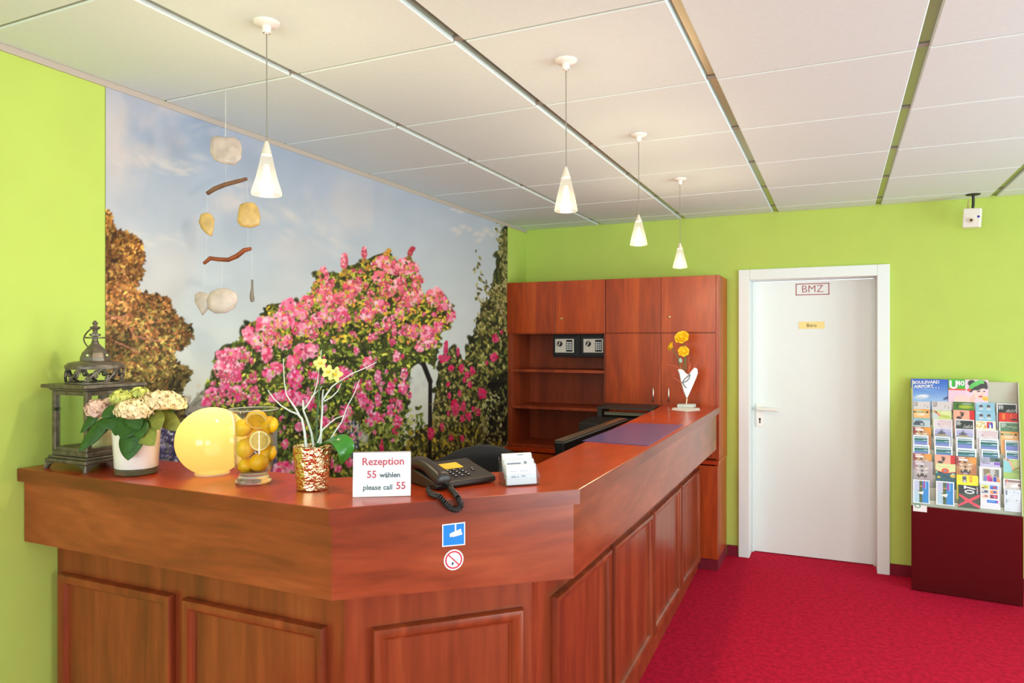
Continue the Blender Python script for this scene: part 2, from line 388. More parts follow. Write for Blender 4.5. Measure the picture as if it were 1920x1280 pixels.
# the office door
dt = thing('door_1', 'white office door in a white frame with a lever handle', 'door', ((XJ0 + XJ1) / 2, WY, 0)); dt['kind'] = 'structure'
g = G(); t = .075
for y0, y1, e in ((WY - .02, WY, t), (WY, WY + .2, .018)):
    g.box(XJ0 - e, y0, 0, XJ0, y1, ZJ + e); g.box(XJ1, y0, 0, XJ1 + e, y1, ZJ + e); g.box(XJ0, y0, ZJ, XJ1, y1, ZJ + e)
g.box(XJ0, WY + .15, 0, XJ0 + .015, WY + .2, ZJ); g.box(XJ1 - .015, WY + .15, 0, XJ1, WY + .2, ZJ)
obj('door_frame', g, WHITE_TRIM, dt, bevel=.004)
LY = WY + .165
leaf = obj('door_leaf', G().box(XJ0 + .006, LY, .006, XJ1 - .006, LY + .04, ZJ - .006), WHITE_TRIM, dt, bevel=.002)
def dp(u, v): return ony(u, v, LY)
hp = dp(1425, 778)
g = G(); g.extrude([Vector((hp.x - .026, LY, hp.z + .085)), Vector((hp.x - .026, LY, hp.z - .07)), Vector((hp.x - .018, LY, hp.z - .085)), Vector((hp.x + .018, LY, hp.z - .085)), Vector((hp.x + .026, LY, hp.z - .07)), Vector((hp.x + .026, LY, hp.z + .085))], (0, -.012, 0))
pl_ = obj('handle_plate', g, WHITE, leaf, bevel=.003)
hz = dp(1425, 766).z
obj('lever', G().tube([(hp.x - .01, LY - .005, hz), (hp.x - .01, LY - .045, hz), (hp.x + .005, LY - .055, hz), (hp.x + .06, LY - .058, hz + .002), (hp.x + .125, LY - .05, hz - .002)], [.014, .014, .013, .0125, .012], 12), WHITE, leaf, smooth=60)
k = G(); kz = dp(1424, 787).z
k.ell((hp.x, LY - .012, kz + .008), .008, .0015, .008, 12, 8); k.box(hp.x - .004, LY - .0132, kz - .022, hp.x + .004, LY - .0115, kz + .006)
obj('keyhole', k, BLACK, leaf, label='dark keyhole')
# red outlined BMZ lettering
RED = mat('red_print', S(170, 84, 88), .6)
a, b = dp(1492, 532), dp(1555, 552); g = G(); w_ = .006
y0, y1 = LY - .0012, LY
for bx in ((a.x, b.z, b.x, b.z + w_), (a.x, a.z - w_, b.x, a.z), (a.x, b.z, a.x + w_, a.z), (b.x - w_, b.z, b.x, a.z)): g.box(bx[0], y0, bx[1], bx[2], y1, bx[3])
g.join(text_geo('BMZ', .074, ((a.x + b.x) / 2, y0, (a.z + b.z) / 2), (1, 0, 0), (0, 0, 1), -.012))
obj('sign', g, RED, leaf, label='red outlined sign reading BMZ')
a, b = dp(1498, 603), dp(1546, 616)
pn = obj('name_plate', G().box(a.x, LY - .003, b.z, b.x, LY, a.z), mat('brass_plate', S(226, 200, 130), .4, metal=.2), leaf, label='small brass plate reading Büro')
obj('lettering', text_geo('Büro', .034, ((a.x + b.x) / 2, LY - .0032, (a.z + b.z) / 2 - .002), (1, 0, 0), (0, 0, 1), .0), mat('dark_print', S(70, 60, 40), .6), pn)
# ================================================================== MURAL
U0, V0, MWD, MHT = 188, 140, 772, 790
def mural_art():
    A = Art(MWD, MHT); a = A.a; H, W = MHT, MWD
    r = np.random.default_rng(5); R = random.Random(3)
    yy = (np.arange(H)[:, None] + V0); xx = (np.arange(W)[None, :] + U0)
    t = np.clip((yy - 170) / 560, 0, 1)[..., None]
    top_c = np.array([150, 163, 192], np.float32); mid = np.array([192, 198, 208]); low = np.array([216, 216, 210])
    sky = np.where(t < .55, top_c + (mid - top_c) * (t / .55), mid + (low - mid) * ((t - .55) / .45))
    a[:] = sky
    c = fbm(H, W, 120, r, 5); band = np.exp(-((yy - (250 + (xx - 200) * .42)) / 95.0) ** 2) * (xx < 700)
    m = np.clip((c - .43) * 4.2, 0, 1) * (.35 + .65 * band); m *= np.clip(1.2 - np.abs(xx - 380) / 420, .12, 1)
    a += (np.array([228, 208, 200]) - a) * (m * .8)[..., None]
    for (x, y, rx, ry, an, al) in [(400, 245, 42, 14, -.2, .3), (315, 310, 60, 16, .25, .45), (345, 322, 30, 12, .1, .5), (262, 300, 40, 10, .6, .3), (520, 400, 80, 22, .7, .4), (590, 440, 60, 20, .5, .4), (640, 470, 40, 14, .3, .3), (290, 450, 60, 12, .15, .45), (460, 345, 50, 12, .2, .35)]:
        for _ in range(14): A.blob(x - U0 + R.gauss(0, rx * .5), y - V0 + R.gauss(0, ry * .5), rx * R.uniform(.2, .5), ry * R.uniform(.3, .6), an, (230, 216, 208), 1.0, al * .55)
    for (x, y) in [(868, 425), (880, 430), (893, 438), (904, 440), (912, 432), (922, 440), (930, 430), (938, 440), (860, 436), (852, 430), (898, 450), (850, 392), (862, 396)]:
        A.blob(x - U0, y - V0, R.uniform(7, 12), R.uniform(4, 8), R.uniform(-.6, .6), (232, 216, 208), .8, .6)
    def leaves(poly, nleaf, pal, size, seedu=1, alpha=1.0, ang=None, soft=.35):
        xs = [p[0] for p in poly]; ys = [p[1] for p in poly]; k = 0; P = []
        while k < nleaf:
            n_ = nleaf * 2; X = r.uniform(min(xs), max(xs), n_); Y = r.uniform(min(ys), max(ys), n_)
            ok = inside(X, Y, poly)
            for x, y in zip(X[ok], Y[ok]):
                P.append((x, y)); k += 1
                if k >= nleaf: break
        for x, y in P:
            col = pal(x, y); s_ = R.uniform(*size); an = R.uniform(0, PI) if ang is None else R.gauss(*ang)
            A.blob(x - U0, y - V0, s_, s_ * R.uniform(.35, .6), an, col, soft, alpha)
    def pick(*cols):
        def f(x, y):
            c_ = R.choice(cols); j = R.uniform(.82, 1.15); return tuple(q * j for q in c_)
        return f
    A.poly([(p[0] - U0, p[1] - V0) for p in [(188, 740), (300, 755), (340, 775), (375, 735), (420, 700), (520, 760), (560, 930), (188, 930)]], (142, 136, 130), .9); A.poly([(p[0] - U0, p[1] - V0) for p in [(290, 815), (345, 800), (420, 810), (560, 930), (188, 930), (188, 870)]], (70, 62, 98), 1)
    # distant haze and the dark ground behind the lamp
    leaves([(188, 700), (300, 740), (330, 765), (370, 720), (420, 690), (470, 760), (480, 930), (188, 930)], 500, pick((170, 160, 150), (140, 135, 120), (120, 118, 105), (190, 180, 165)), (6, 13), alpha=.8)
    leaves([(296, 790), (345, 770), (400, 790), (480, 800), (560, 930), (188, 930), (188, 860)], 700, pick((84, 74, 110), (66, 58, 92), (100, 92, 130), (58, 50, 84)), (6, 12))
    leaves([(300, 790), (350, 790), (360, 880), (300, 880)], 26, pick((190, 185, 210), (220, 210, 222), (170, 150, 190)), (2.5, 5))
    leaves([(296, 800), (345, 785), (400, 800), (480, 815), (560, 930), (188, 930), (188, 850)], 500, pick((150, 140, 178), (110, 100, 140), (66, 58, 92)), (3, 6))
    # golden tree on the left
    T = [(188, 392), (203, 398), (212, 430), (240, 436), (262, 455), (268, 490), (262, 520), (250, 545), (285, 552), (315, 560), (325, 590), (340, 600), (358, 612), (360, 632), (345, 652), (322, 655), (330, 680), (348, 690), (362, 695), (350, 712), (335, 735), (348, 760), (345, 790), (188, 800)]
    tn = fbm(MHT, MWD, 46, r, 2); tn = np.clip((tn - .3) * 2.2, 0, 1)
    def tp(x, y):
        f = min(1, max(0, (y - 400) / 330)); q = R.random()
        top_ = [(206, 158, 88), (176, 120, 58), (140, 92, 46), (92, 62, 34), (226, 186, 118)]
        mid_ = [(178, 128, 84), (150, 96, 70), (112, 76, 52), (200, 150, 110), (84, 58, 42)]
        bot_ = [(150, 136, 84), (122, 108, 70), (92, 84, 58), (62, 56, 44), (176, 164, 110)]
        L_ = top_ if R.random() > f * 1.7 else (mid_ if R.random() > (f - .4) * 1.6 else bot_)
        c_ = R.choice(L_); j = R.uniform(.78, 1.1) * (.72 + .56 * tn[min(MHT - 1, max(0, int(y - V0))), min(MWD - 1, max(0, int(x - U0)))]); return (c_[0] * j * 1.06, c_[1] * j, c_[2] * j * .84)
    A.poly([(p[0] - U0, p[1] - V0) for p in T], (104, 74, 42))
    leaves(T, 1300, lambda x, y: tuple(q * .8 for q in tp(x, y)), (6, 11))
    Tb = [(x + (4 if x > 190 else 0), y) for x, y in T]
    leaves(Tb, 2700, tp, (3, 6.5))
    for (x0, y0, x1, y1) in [(196, 588, 232, 600), (232, 600, 252, 630), (252, 630, 300, 640), (200, 600, 240, 590), (215, 640, 260, 660)]: A.line([(x0 - U0, y0 - V0), (x1 - U0, y1 - V0)], 1.3, (206, 132, 112), .8)
    # flowering tree: dark heart, leaves, then the blossoms
    FT = [(384, 760), (384, 720), (400, 705), (402, 660), (430, 645), (448, 640), (458, 612), (490, 596), (500, 572), (540, 566), (575, 566), (585, 545), (596, 535), (588, 515), (602, 504), (620, 512), (640, 520), (650, 500), (680, 492), (700, 480), (725, 472), (745, 490), (770, 486), (784, 505), (786, 545), (800, 556), (815, 548), (832, 556), (848, 580), (850, 604), (826, 625), (822, 650), (815, 690), (795, 675), (770, 690), (765, 760), (745, 820), (760, 870), (800, 930), (520, 930), (520, 800), (470, 790)]
    A.poly([(p[0] - U0, p[1] - V0) for p in FT], (66, 68, 32))
    leaves(FT, 900, pick((52, 52, 26), (70, 68, 30), (40, 44, 24), (96, 92, 40)), (8, 15))
    def lp(x, y):
        up = y < 640; c_ = R.choice([(160, 168, 60), (120, 134, 50), (196, 190, 84), (84, 98, 38), (58, 70, 30), (46, 54, 26)] if not up else [(178, 168, 60), (206, 160, 66), (130, 134, 46), (226, 176, 60), (96, 96, 36), (70, 74, 30)])
        j = R.uniform(.9, 1.3); return tuple(k_ * j for k_ in c_)
    leaves(FT, 3600, lp, (3, 7))
    low_ = [(520, 760), (760, 720), (770, 930), (520, 930)]
    leaves(low_, 900, pick((40, 48, 24), (30, 34, 22), (60, 78, 34), (92, 116, 48), (130, 152, 66)), (3, 7))
    leaves([(660, 800), (790, 760), (800, 930), (640, 930)], 700, pick((110, 128, 52), (150, 160, 74), (84, 100, 40), (54, 62, 30), (178, 182, 110)), (3, 7))
    for (x, y) in [(668, 800), (676, 815), (690, 790), (770, 715), (780, 730), (785, 700), (664, 830), (684, 822), (795, 718)]: A.blob(x - U0, y - V0, 8, 12, .2, (206, 204, 206), .6, .8)
    for i in range(90): A.blob(R.gauss(660, 6) - U0, R.uniform(790, 860) - V0, R.uniform(1.5, 3), R.uniform(2, 5), R.uniform(-.3, .3), R.choice([(60, 66, 104), (190, 196, 220), (40, 42, 60), (120, 130, 170)]), .4)
    # right-hand bush and climber
    RB = [(826, 670), (850, 650), (870, 680), (880, 640), (892, 620), (905, 570), (918, 560), (930, 500), (940, 430), (960, 418), (960, 930), (690, 930), (740, 860), (808, 790)]
    A.poly([(p[0] - U0, p[1] - V0) for p in RB], (58, 58, 34))
    leaves(RB, 900, pick((46, 48, 28), (62, 62, 34), (34, 36, 24)), (7, 13))
    leaves(RB, 2600, pick((122, 122, 58), (160, 152, 84), (90, 94, 44), (186, 176, 110), (62, 66, 34), (40, 42, 26), (140, 124, 60)), (3, 6.5), ang=(1.35, .6))
    leaves([(918, 720), (960, 690), (960, 870), (905, 870)], 420, pick((28, 26, 22), (44, 44, 30), (18, 17, 16)), (4, 8))
    leaves([(900, 740), (960, 720), (960, 860), (900, 860)], 240, pick((176, 170, 110), (120, 120, 64), (200, 194, 140)), (2.5, 5), ang=(1.3, .5))
    leaves([(770, 800), (900, 800), (960, 850), (960, 930), (740, 930)], 500, pick((120, 112, 40), (160, 146, 50), (60, 56, 26), (34, 32, 20), (190, 168, 60)), (3.5, 7.5), ang=(1.4, .5))
    for (x0, y0, x1, y1, k_) in [(895, 478, 900, 520, 10), (900, 520, 915, 560, 18), (944, 430, 950, 560, 60), (918, 540, 945, 600, 60), (892, 535, 912, 600, 24), (905, 585, 895, 625, 26), (935, 420, 950, 520, 40), (925, 530, 940, 560, 20)]:
        for i in range(k_):
            t_ = R.random(); A.blob(x0 + (x1 - x0) * t_ + R.gauss(0, 4) - U0, y0 + (y1 - y0) * t_ + R.gauss(0, 4) - V0, R.uniform(3, 6), R.uniform(1.5, 2.6), R.gauss(1.3, .6), R.choice([(150, 142, 84), (110, 104, 58), (180, 168, 116), (84, 80, 48)]), .4)
    # trunk
    A.line([(793 - U0, 682 - V0), (806 - U0, 715 - V0)], 5.5, (26, 22, 24)); A.line([(806 - U0, 712 - V0), (805 - U0, 870 - V0)], 4.2, (24, 20, 22))
    A.line([(770 - U0, 668 - V0), (790 - U0, 684 - V0)], 2, (40, 34, 30)); A.line([(806 - U0, 758 - V0), (830 - U0, 752 - V0)], 1.2, (150, 130, 90))
    # blossoms
    PK = [(250, 124, 158), (253, 164, 188), (242, 98, 138), (255, 198, 212), (232, 70, 112), (251, 144, 174)]
    PKT = [(248, 116, 136), (252, 150, 168), (236, 88, 112), (255, 182, 190), (240, 104, 130)]
    PM = [(246, 104, 160), (240, 72, 136), (252, 148, 190), (255, 184, 212), (226, 44, 110)]
    PR = [(226, 36, 96), (206, 22, 74), (244, 84, 130), (236, 52, 110), (188, 16, 60)]
    def flower(x, y, rx, ry, pal, n_=None):
        n_ = n_ or int(9 + rx * ry * .13)
        A.blob(x - U0, y - V0, rx * 1.0, ry * 1.0, 0, tuple(q * .8 for q in pal[2]), .3)
        for _ in range(n_):
            a_ = R.uniform(0, 2 * PI); q = math.sqrt(R.random()) * .9; px, py = math.cos(a_) * q, math.sin(a_) * q
            c_ = R.choice(pal); lit = 1 + .14 * (-py * .6 - px * .3); c_ = tuple(min(255, k_ * lit) for k_ in c_)
            s_ = R.uniform(.28, .46) * min(rx, ry)
            A.blob(x + px * rx - U0, y + py * ry - V0, s_ * 1.2, s_ * .85, R.uniform(0, PI), c_, .45)
    big = [(424, 668, 22, 15), (446, 662, 16, 12), (412, 690, 14, 14), (436, 690, 17, 13), (400, 738, 16, 12), (388, 752, 12, 11), (420, 728, 13, 14), (441, 738, 14, 14), (440, 705, 12, 13), (466, 628, 13, 16), (484, 640, 14, 15), (497, 610, 18, 18), (505, 632, 14, 14), (530, 600, 20, 16), (545, 578, 22, 16), (560, 590, 16, 16), (560, 615, 14, 14), (500, 665, 12, 15), (516, 690, 15, 12), (532, 642, 13, 14), (567, 658, 17, 14), (584, 656, 12, 14), (548, 680, 13, 14), (503, 700, 12, 14), (575, 565, 13, 12), (596, 600, 14, 14), (616, 588, 16, 15), (640, 590, 14, 15), (580, 615, 15, 12), (606, 560, 14, 18), (613, 535, 13, 16), (622, 560, 12, 12), (645, 490, 8, 17), (606, 512, 9, 13), (682, 474, 6, 14), (640, 560, 15, 14), (655, 545, 15, 18), (668, 535, 12, 16), (710, 522, 13, 14), (716, 490, 14, 14), (735, 500, 16, 14), (757, 500, 14, 18), (774, 505, 12, 16), (780, 530, 10, 20), (750, 532, 13, 15), (730, 545, 14, 12), (695, 560, 11, 16), (712, 575, 13, 14), (688, 590, 14, 13), (765, 560, 13, 15), (782, 556, 10, 14), (748, 588, 10, 10), (815, 556, 15, 17), (832, 570, 12, 14), (845, 590, 9, 14), (800, 625, 15, 14), (806, 642, 13, 12), (820, 612, 10, 14), (786, 650, 10, 10), (772, 622, 12, 12), (725, 606, 9, 15), (738, 622, 5, 20), (695, 633, 6, 10), (743, 668, 8, 12), (667, 657, 6, 8), (690, 680, 11, 12), (757, 702, 8, 13), (708, 707, 7, 15), (690, 722, 7, 12), (732, 727, 8, 13), (755, 728, 10, 13), (767, 741, 5, 8), (668, 730, 8, 18), (680, 750, 9, 20), (692, 765, 8, 16), (708, 750, 7, 15), (733, 768, 8, 14), (748, 762, 7, 14), (745, 790, 9, 13), (706, 782, 9, 10), (695, 790, 6, 10), (648, 775, 11, 20), (640, 800, 9, 10), (552, 712, 14, 22), (540, 740, 20, 12), (560, 748, 16, 14), (580, 752, 10, 18), (588, 704, 12, 8), (600, 712, 8, 10), (516, 745, 15, 10), (476, 745, 12, 12), (640, 700, 16, 12), (610, 790, 9, 10), (660, 820, 6, 8), (560, 800, 10, 10), (534, 832, 8, 10), (530, 880, 20, 14), (560, 870, 16, 12), (620, 868, 6, 12), (655, 868, 8, 8), (632, 878, 8, 8)]
    for (x, y, rx, ry) in sorted(big, key=lambda q: q[1]):
        pal = PKT if y < 570 else (PM if y > 690 else PK); flower(x, y, rx, ry, pal)
    UP = [(490, 600), (560, 570), (600, 510), (680, 500), (740, 480), (790, 510), (850, 580), (820, 650), (700, 640), (560, 640), (480, 660)]
    for _ in range(190):
        x, y = R.uniform(480, 850), R.uniform(480, 660)
        if inside(np.array([x]), np.array([y]), UP)[0]: flower(x, y, R.uniform(3, 7.5), R.uniform(3, 7.5), PKT if y < 580 else PK, 5)
    for _ in range(60):
        x, y = R.uniform(390, 480), R.uniform(650, 760)
        if inside(np.array([x]), np.array([y]), FT)[0]: flower(x, y, R.uniform(4, 8), R.uniform(4, 8), PK, 6)
    for _ in range(90):
        x, y = R.uniform(520, 770), R.uniform(640, 830)
        if inside(np.array([x]), np.array([y]), FT)[0]: flower(x, y, R.uniform(2.5, 5), R.uniform(3, 7), R.choice([PM, PR]), 4)
    leaves(UP, 420, pick((206, 190, 80), (150, 160, 60), (226, 160, 60), (90, 100, 40), (236, 140, 90)), (2.5, 5))
    leaves(FT, 600, pick((170, 178, 70), (130, 142, 56), (200, 196, 90), (60, 70, 32)), (2.5, 5))
    for (x, y, rx, ry) in [(858, 660, 4, 10), (836, 645, 4, 8), (845, 690, 6, 8), (832, 672, 12, 8), (865, 690, 6, 10), (842, 742, 4, 8), (861, 737, 4, 8), (903, 736, 10, 11), (928, 634, 7, 10), (925, 670, 8, 10), (940, 622, 3, 5), (853, 765, 9, 18), (868, 762, 6, 12), (878, 780, 7, 9), (866, 785, 5, 8), (896, 772, 5, 9), (807, 812, 8, 14), (828, 800, 4, 10), (845, 820, 5, 7), (866, 822, 5, 7), (875, 702, 5, 8), (885, 695, 6, 8), (840, 720, 4, 6), (715, 840, 5, 10), (887, 767, 4, 6), (912, 680, 3, 5), (835, 655, 5, 12), (870, 712, 4, 7), (880, 720, 5, 8), (840, 775, 3, 7)]:
        flower(x, y, rx, ry, PR, 9)
    for (x, y, c_) in [(728, 470, (240, 170, 60)), (722, 476, (236, 160, 70)), (590, 535, (200, 176, 60)), (597, 512, (210, 186, 80)), (640, 515, (232, 178, 60)), (655, 510, (214, 190, 70)), (650, 548, (236, 190, 70)), (820, 600, (226, 176, 70)), (770, 470, (220, 70, 90)), (773, 466, (214, 60, 84)), (690, 500, (214, 150, 60)), (768, 476, (206, 90, 90)), (766, 484, (150, 120, 60)), (645, 508, (196, 150, 70)), (682, 488, (190, 140, 70))]: flower(x, y, 6, 5, [c_] * 6, 5)
    # faint random tone over the whole print
    a *= (1 + .05 * (fbm(H, W, 40, r, 2) - .5))[..., None]
    return a
art = mural_art()
y_a, y_b, z_a, z_b = onx(197, 400, WX).y, onx(951, 400, WX).y, .06, 2.44
ny, nz_ = 860, 600
Yv = np.linspace(y_a, y_b, ny); Zv = np.linspace(z_a, z_b, nz_)
YY, ZZ = np.meshgrid(Yv, Zv)
dzz = WX * FW[0] + YY * FW[1]; UU = CX + F * (WX * RT[0] + YY * RT[1]) / dzz - U0; VV = HY - F * (ZZ - EYE) / dzz - V0
VV = np.where(VV > MHT - 2, 2 * (MHT - 2) - VV, VV); UU = np.clip(UU, 0, MWD - 1.01); VV = np.clip(VV, 0, MHT - 1.01)
ui, vi = UU.astype(int), VV.astype(int); fu, fv = (UU - ui)[..., None], (VV - vi)[..., None]
pic = (art[vi, ui] * (1 - fu) + art[vi, ui + 1] * fu) * (1 - fv) + (art[vi + 1, ui] * (1 - fu) + art[vi + 1, ui + 1] * fu) * fv
me = bpy.data.meshes.new('wall_mural')
co = np.stack([np.full(YY.shape, 0.0), YY - (y_a + y_b) / 2, ZZ - z_a], -1).reshape(-1, 3)
idx = np.arange(ny * nz_).reshape(nz_, ny)
qd = np.stack([idx[:-1, :-1], idx[:-1, 1:], idx[1:, 1:], idx[1:, :-1]], -1).reshape(-1, 4)
me.vertices.add(len(co)); me.vertices.foreach_set('co', co.astype(np.float32).ravel())
me.loops.add(qd.size); me.loops.foreach_set('vertex_index', qd.astype(np.int32).ravel())
me.polygons.add(len(qd)); me.polygons.foreach_set('loop_start', (np.arange(len(qd)) * 4).astype(np.int32))
me.update(); me.validate()
mural = bpy.data.objects.new('wall_mural', me); COL.objects.link(mural); mural.location = (WX + .003, (y_a + y_b) / 2, z_a)
paint_attr(mural, S_np(pic).reshape(-1, 3) * MURAL_GAIN)
me.materials.append(printed('mural_print', .7, .25))
tag(mural, 'wall mural of a pink flowering bush under a cloudy pale sky', 'mural')
# ================================================================== RECEPTION COUNTER
def off(p, q, d):
    dx, dy = q[0] - p[0], q[1] - p[1]; n_ = math.hypot(dx, dy); return ((p[0] - dy / n_ * d, p[1] + dx / n_ * d), (q[0] - dy / n_ * d, q[1] + dx / n_ * d))
def inter(a, b, c, d):
    x1, y1 = a; x2, y2 = b; x3, y3 = c; x4, y4 = d
    D = (x1 - x2) * (y3 - y4) - (y1 - y2) * (x3 - x4); t_ = ((x1 - x3) * (y3 - y4) - (y1 - y3) * (x3 - x4)) / D
    return (x1 + t_ * (x2 - x1), y1 + t_ * (y2 - y1))
PL, PA, PB, PE = (WX + .0035, 1.366), (-1.091, 1.339), (-.637, 1.823), (-.719, 4.862)
def frontline(d, d3=None, ye=None):
    s1, s2, s3 = off(PL, PA, d), off(PA, PB, d), off(PB, PE, d if d3 is None else d3)
    a, b = inter(*s1, *s2), inter(*s2, *s3); e = s3[1]
    if ye: e = (s3[0][0] + (s3[1][0] - s3[0][0]) * (ye - s3[0][1]) / (s3[1][1] - s3[0][1]), ye)
    return [(PL[0], s1[0][1]), a, b, e]
TOPTH = .040
TOP_IN = [(-1.09, 4.864), (-.906, 2.16), (-.925, 1.995), (-1.345, 1.672), (WX + .0035, 1.6735)]
ctr = thing('reception_counter', 'long cherry wood reception counter with a cut corner and panelled front', 'counter', (-1.3, 1.9, 0))
top_poly = [PL, PA, PB, PE] + TOP_IN
obj('countertop', G().prism(top_poly, lambda i, p: zc(p[1]) - TOPTH, lambda i, p: zc(p[1])), WOOD_TOP, ctr, bevel=.004)
e0, e1_ = frontline(-.0012), frontline(.0004)
g = G()
for i in range(3): g.prism([e0[i], e0[i + 1], e1_[i + 1], e1_[i]], lambda k, p: zc(p[1]) - TOPTH, lambda k, p: zc(p[1]) - .0006)
obj('edge_band', g, WOOD_E, ctr)
fl = frontline(.02); fb_ = frontline(.036)
zlow = [.922, .931, .903, .832]
g = G()
poly = fl + fb_[::-1]; zl = zlow + zlow[::-1]
for i in range(3):
    q = [fl[i], fl[i + 1], fb_[i + 1], fb_[i]]; zz = [zlow[i], zlow[i + 1], zlow[i + 1], zlow[i]]
    g.prism(q, lambda k, p, zz=zz: zz[k], lambda k, p: zc(p[1]) - TOPTH - .0003)
fascia = obj('fascia', g, WOOD_H, ctr)
bl = frontline(.125, .15, 4.909); bb = frontline(.145, .17, 4.909)
g = G()
for i in range(3):
    q = [bl[i], bl[i + 1], bb[i + 1], bb[i]]; g.prism(q, lambda k, p: 0.0, lambda k, p: zc(p[1]) - TOPTH - .001)
# underside closing fascia to base
for i in range(3):
    zz = [zlow[i] + .006, zlow[i + 1] + .006, zlow[i + 1] + .006, zlow[i] + .006]
    g.prism([fb_[i], fb_[i + 1], bl[i + 1], bl[i]], lambda k, p, zz=zz: zz[k] - .004, lambda k, p, zz=zz: zz[k] + .008)
obj('base', g, WOOD_B, ctr)
def front_panel(p0, p1, z00, z01, zb0, zb1):
    # p0,p1: floor points on the base face (left,right as seen); z00/z01 top heights; zb bottom heights
    p0 = Vector((p0[0], p0[1], 0)); p1 = Vector((p1[0], p1[1], 0)); ex = (p1 - p0).normalized(); nn = Vector((ex.y, -ex.x, 0)); L_ = (p1 - p0).length
    def ring(ins, h):
        pts = []
        for (s_, zt_) in ((ins, zb0 + ins), (L_ - ins, zb1 + ins), (L_ - ins, z01 - ins), (ins, z00 - ins)): pts.append(p0 + ex * s_ + Vector((0, 0, zt_)) + nn * h)
        return pts
    prof = [(0, -.001), (0, .016), (.004, .022), (.012, .024), (.024, .021), (.032, .014), (.036, .008), (.04, .007), (.042, -.001)]
    g = G(); vs = []; fs = []
    for ins, h in prof: vs += ring(ins, h)
    for i in range(len(prof) - 1):
        for k in range(4): fs.append((i * 4 + k, i * 4 + (k + 1) % 4, (i + 1) * 4 + (k + 1) % 4, (i + 1) * 4 + k))
    g.add(vs, fs)
    r_ = ring(.041, .004); b_ = ring(.041, -.0005); f = G(); f.add(b_ + r_, [(4, 5, 6, 7), (0, 1, 5, 4), (1, 2, 6, 5), (2, 3, 7, 6), (3, 0, 4, 7)])
    pn_ = obj('front_panel', f, WOOD_B, ctr)
    obj('moulding', g, WOOD_B, pn_, smooth=35)
def along(i, s0):    # point on base line segment i at fraction
    a, b = bl[i], bl[i + 1]; return (a[0] + (b[0] - a[0]) * s0, a[1] + (b[1] - a[1]) * s0)
def fx(i, x): a, b = bl[i], bl[i + 1]; return (x - a[0]) / (b[0] - a[0])
def fy(i, y): a, b = bl[i], bl[i + 1]; return (y - a[1]) / (b[1] - a[1])
front_panel(along(0, fx(0, -2.297)), along(0, fx(0, -1.766)), .80, .811, .10, .10)
front_panel(along(0, fx(0, -1.717)), along(0, fx(0, -1.198)), .810, .817, .10, .10)
front_panel(along(1, fy(1, 1.515)), along(1, fy(1, 1.822)), .812, .806, .10, .10)
for (y0, y1, z0, z1, c0, c1) in [(1.999, 2.631, .778, .756, .12, .12), (2.678, 3.383, .754, .724, .12, .119), (3.419, 4.143, .724, .708, .119, .10), (4.203, 4.898, .707, .690, .097, .06)]:
    front_panel(along(2, fy(2, y0)), along(2, fy(2, y1)), z0, z1, c0, c1)
# stickers on the fascia of the cut corner
dv = Vector((PB[0] - PA[0], PB[1] - PA[1], 0)).normalized(); dn = Vector((dv.y, -dv.x, 0)); fp = Vector((fl[1][0], fl[1][1], 0))
def fpt(u, v): return onpl(u, v, fp, dn)
BLUE = mat('sticker_blue', S(20, 128, 214), .4); RINGRED = mat('sticker_red', S(206, 40, 66), .4); STW = mat('sticker_white', S(238, 240, 244), .4)
def flat(pts, lift, th=.0006):
    return G().extrude([p + dn * lift for p in pts], dn * th)
c4 = [fpt(829, 983), fpt(829, 1025), fpt(872, 1021), fpt(872, 978)]
def mixq(q, s_, t_): return (q[0] * (1 - s_) + q[3] * s_) * (1 - t_) + (q[1] * (1 - s_) + q[2] * s_) * t_
st = obj('surveillance_sticker', flat(c4, .0002), STW, fascia, label='blue and white camera surveillance sticker')
obj('blue_field', flat([mixq(c4, .05, .05), mixq(c4, .05, .95), mixq(c4, .95, .95), mixq(c4, .95, .05)], .0009), BLUE, st)
g = flat([mixq(c4, a_, b_) for a_, b_ in ((.36, .42), (.80, .27), (.86, .50), (.88, .52), (.46, .60), (.44, .56), (.34, .60), (.31, .47))], .0016)
g.join(flat([mixq(c4, a_, b_) for a_, b_ in ((.54, .04), (.60, .04), (.60, .38), (.54, .38))], .0016))
obj('camera_symbol', g, STW, st)
ce = fpt(850.5, 1049); hx = (fpt(869, 1048) - fpt(832, 1050.5)).length / 2
def disc(r0, r1, lift, n_=40):
    g = G(); vs = []; fs = []
    for k in range(n_):
        a_ = 2 * PI * k / n_; d_ = dv * math.cos(a_) + Vector((0, 0, math.sin(a_)))
        vs += [ce + d_ * r0 + dn * lift, ce + d_ * r1 + dn * lift]
    for k in range(n_): k2 = (k + 1) % n_; fs.append((2 * k, 2 * k + 1, 2 * k2 + 1, 2 * k2))
    return g.add(vs, fs)
st = obj('no_smoking_sticker', disc(.0001, hx, .0008), STW, fascia, label='round red and white no smoking sticker')
g = disc(hx * .72, hx * .86, .0013)
def dq(x0, y0, x1, y1, w2, lift):
    a_ = ce + dv * x0 * hx + Vector((0, 0, y0 * hx)); b_ = ce + dv * x1 * hx + Vector((0, 0, y1 * hx)); t_ = (b_ - a_).normalized(); s_ = t_.cross(dn) * w2 * hx
    return G().add([a_ + s_ + dn * lift, b_ + s_ + dn * lift, b_ - s_ + dn * lift, a_ - s_ + dn * lift], [(0, 1, 2, 3)])
g.join(dq(-.52, .52, .52, -.52, .055, .0014))
obj('red_ring', g, RINGRED, st)
obj('cigarette', dq(.10, .12, -.14, -.42, .05, .0011), mat('sticker_grey', S(200, 204, 210), .5), st)
obj('cigarette_tip', dq(-.06, -.24, -.16, -.46, .09, .0012), mat('sticker_dark', S(24, 60, 78), .5), st)

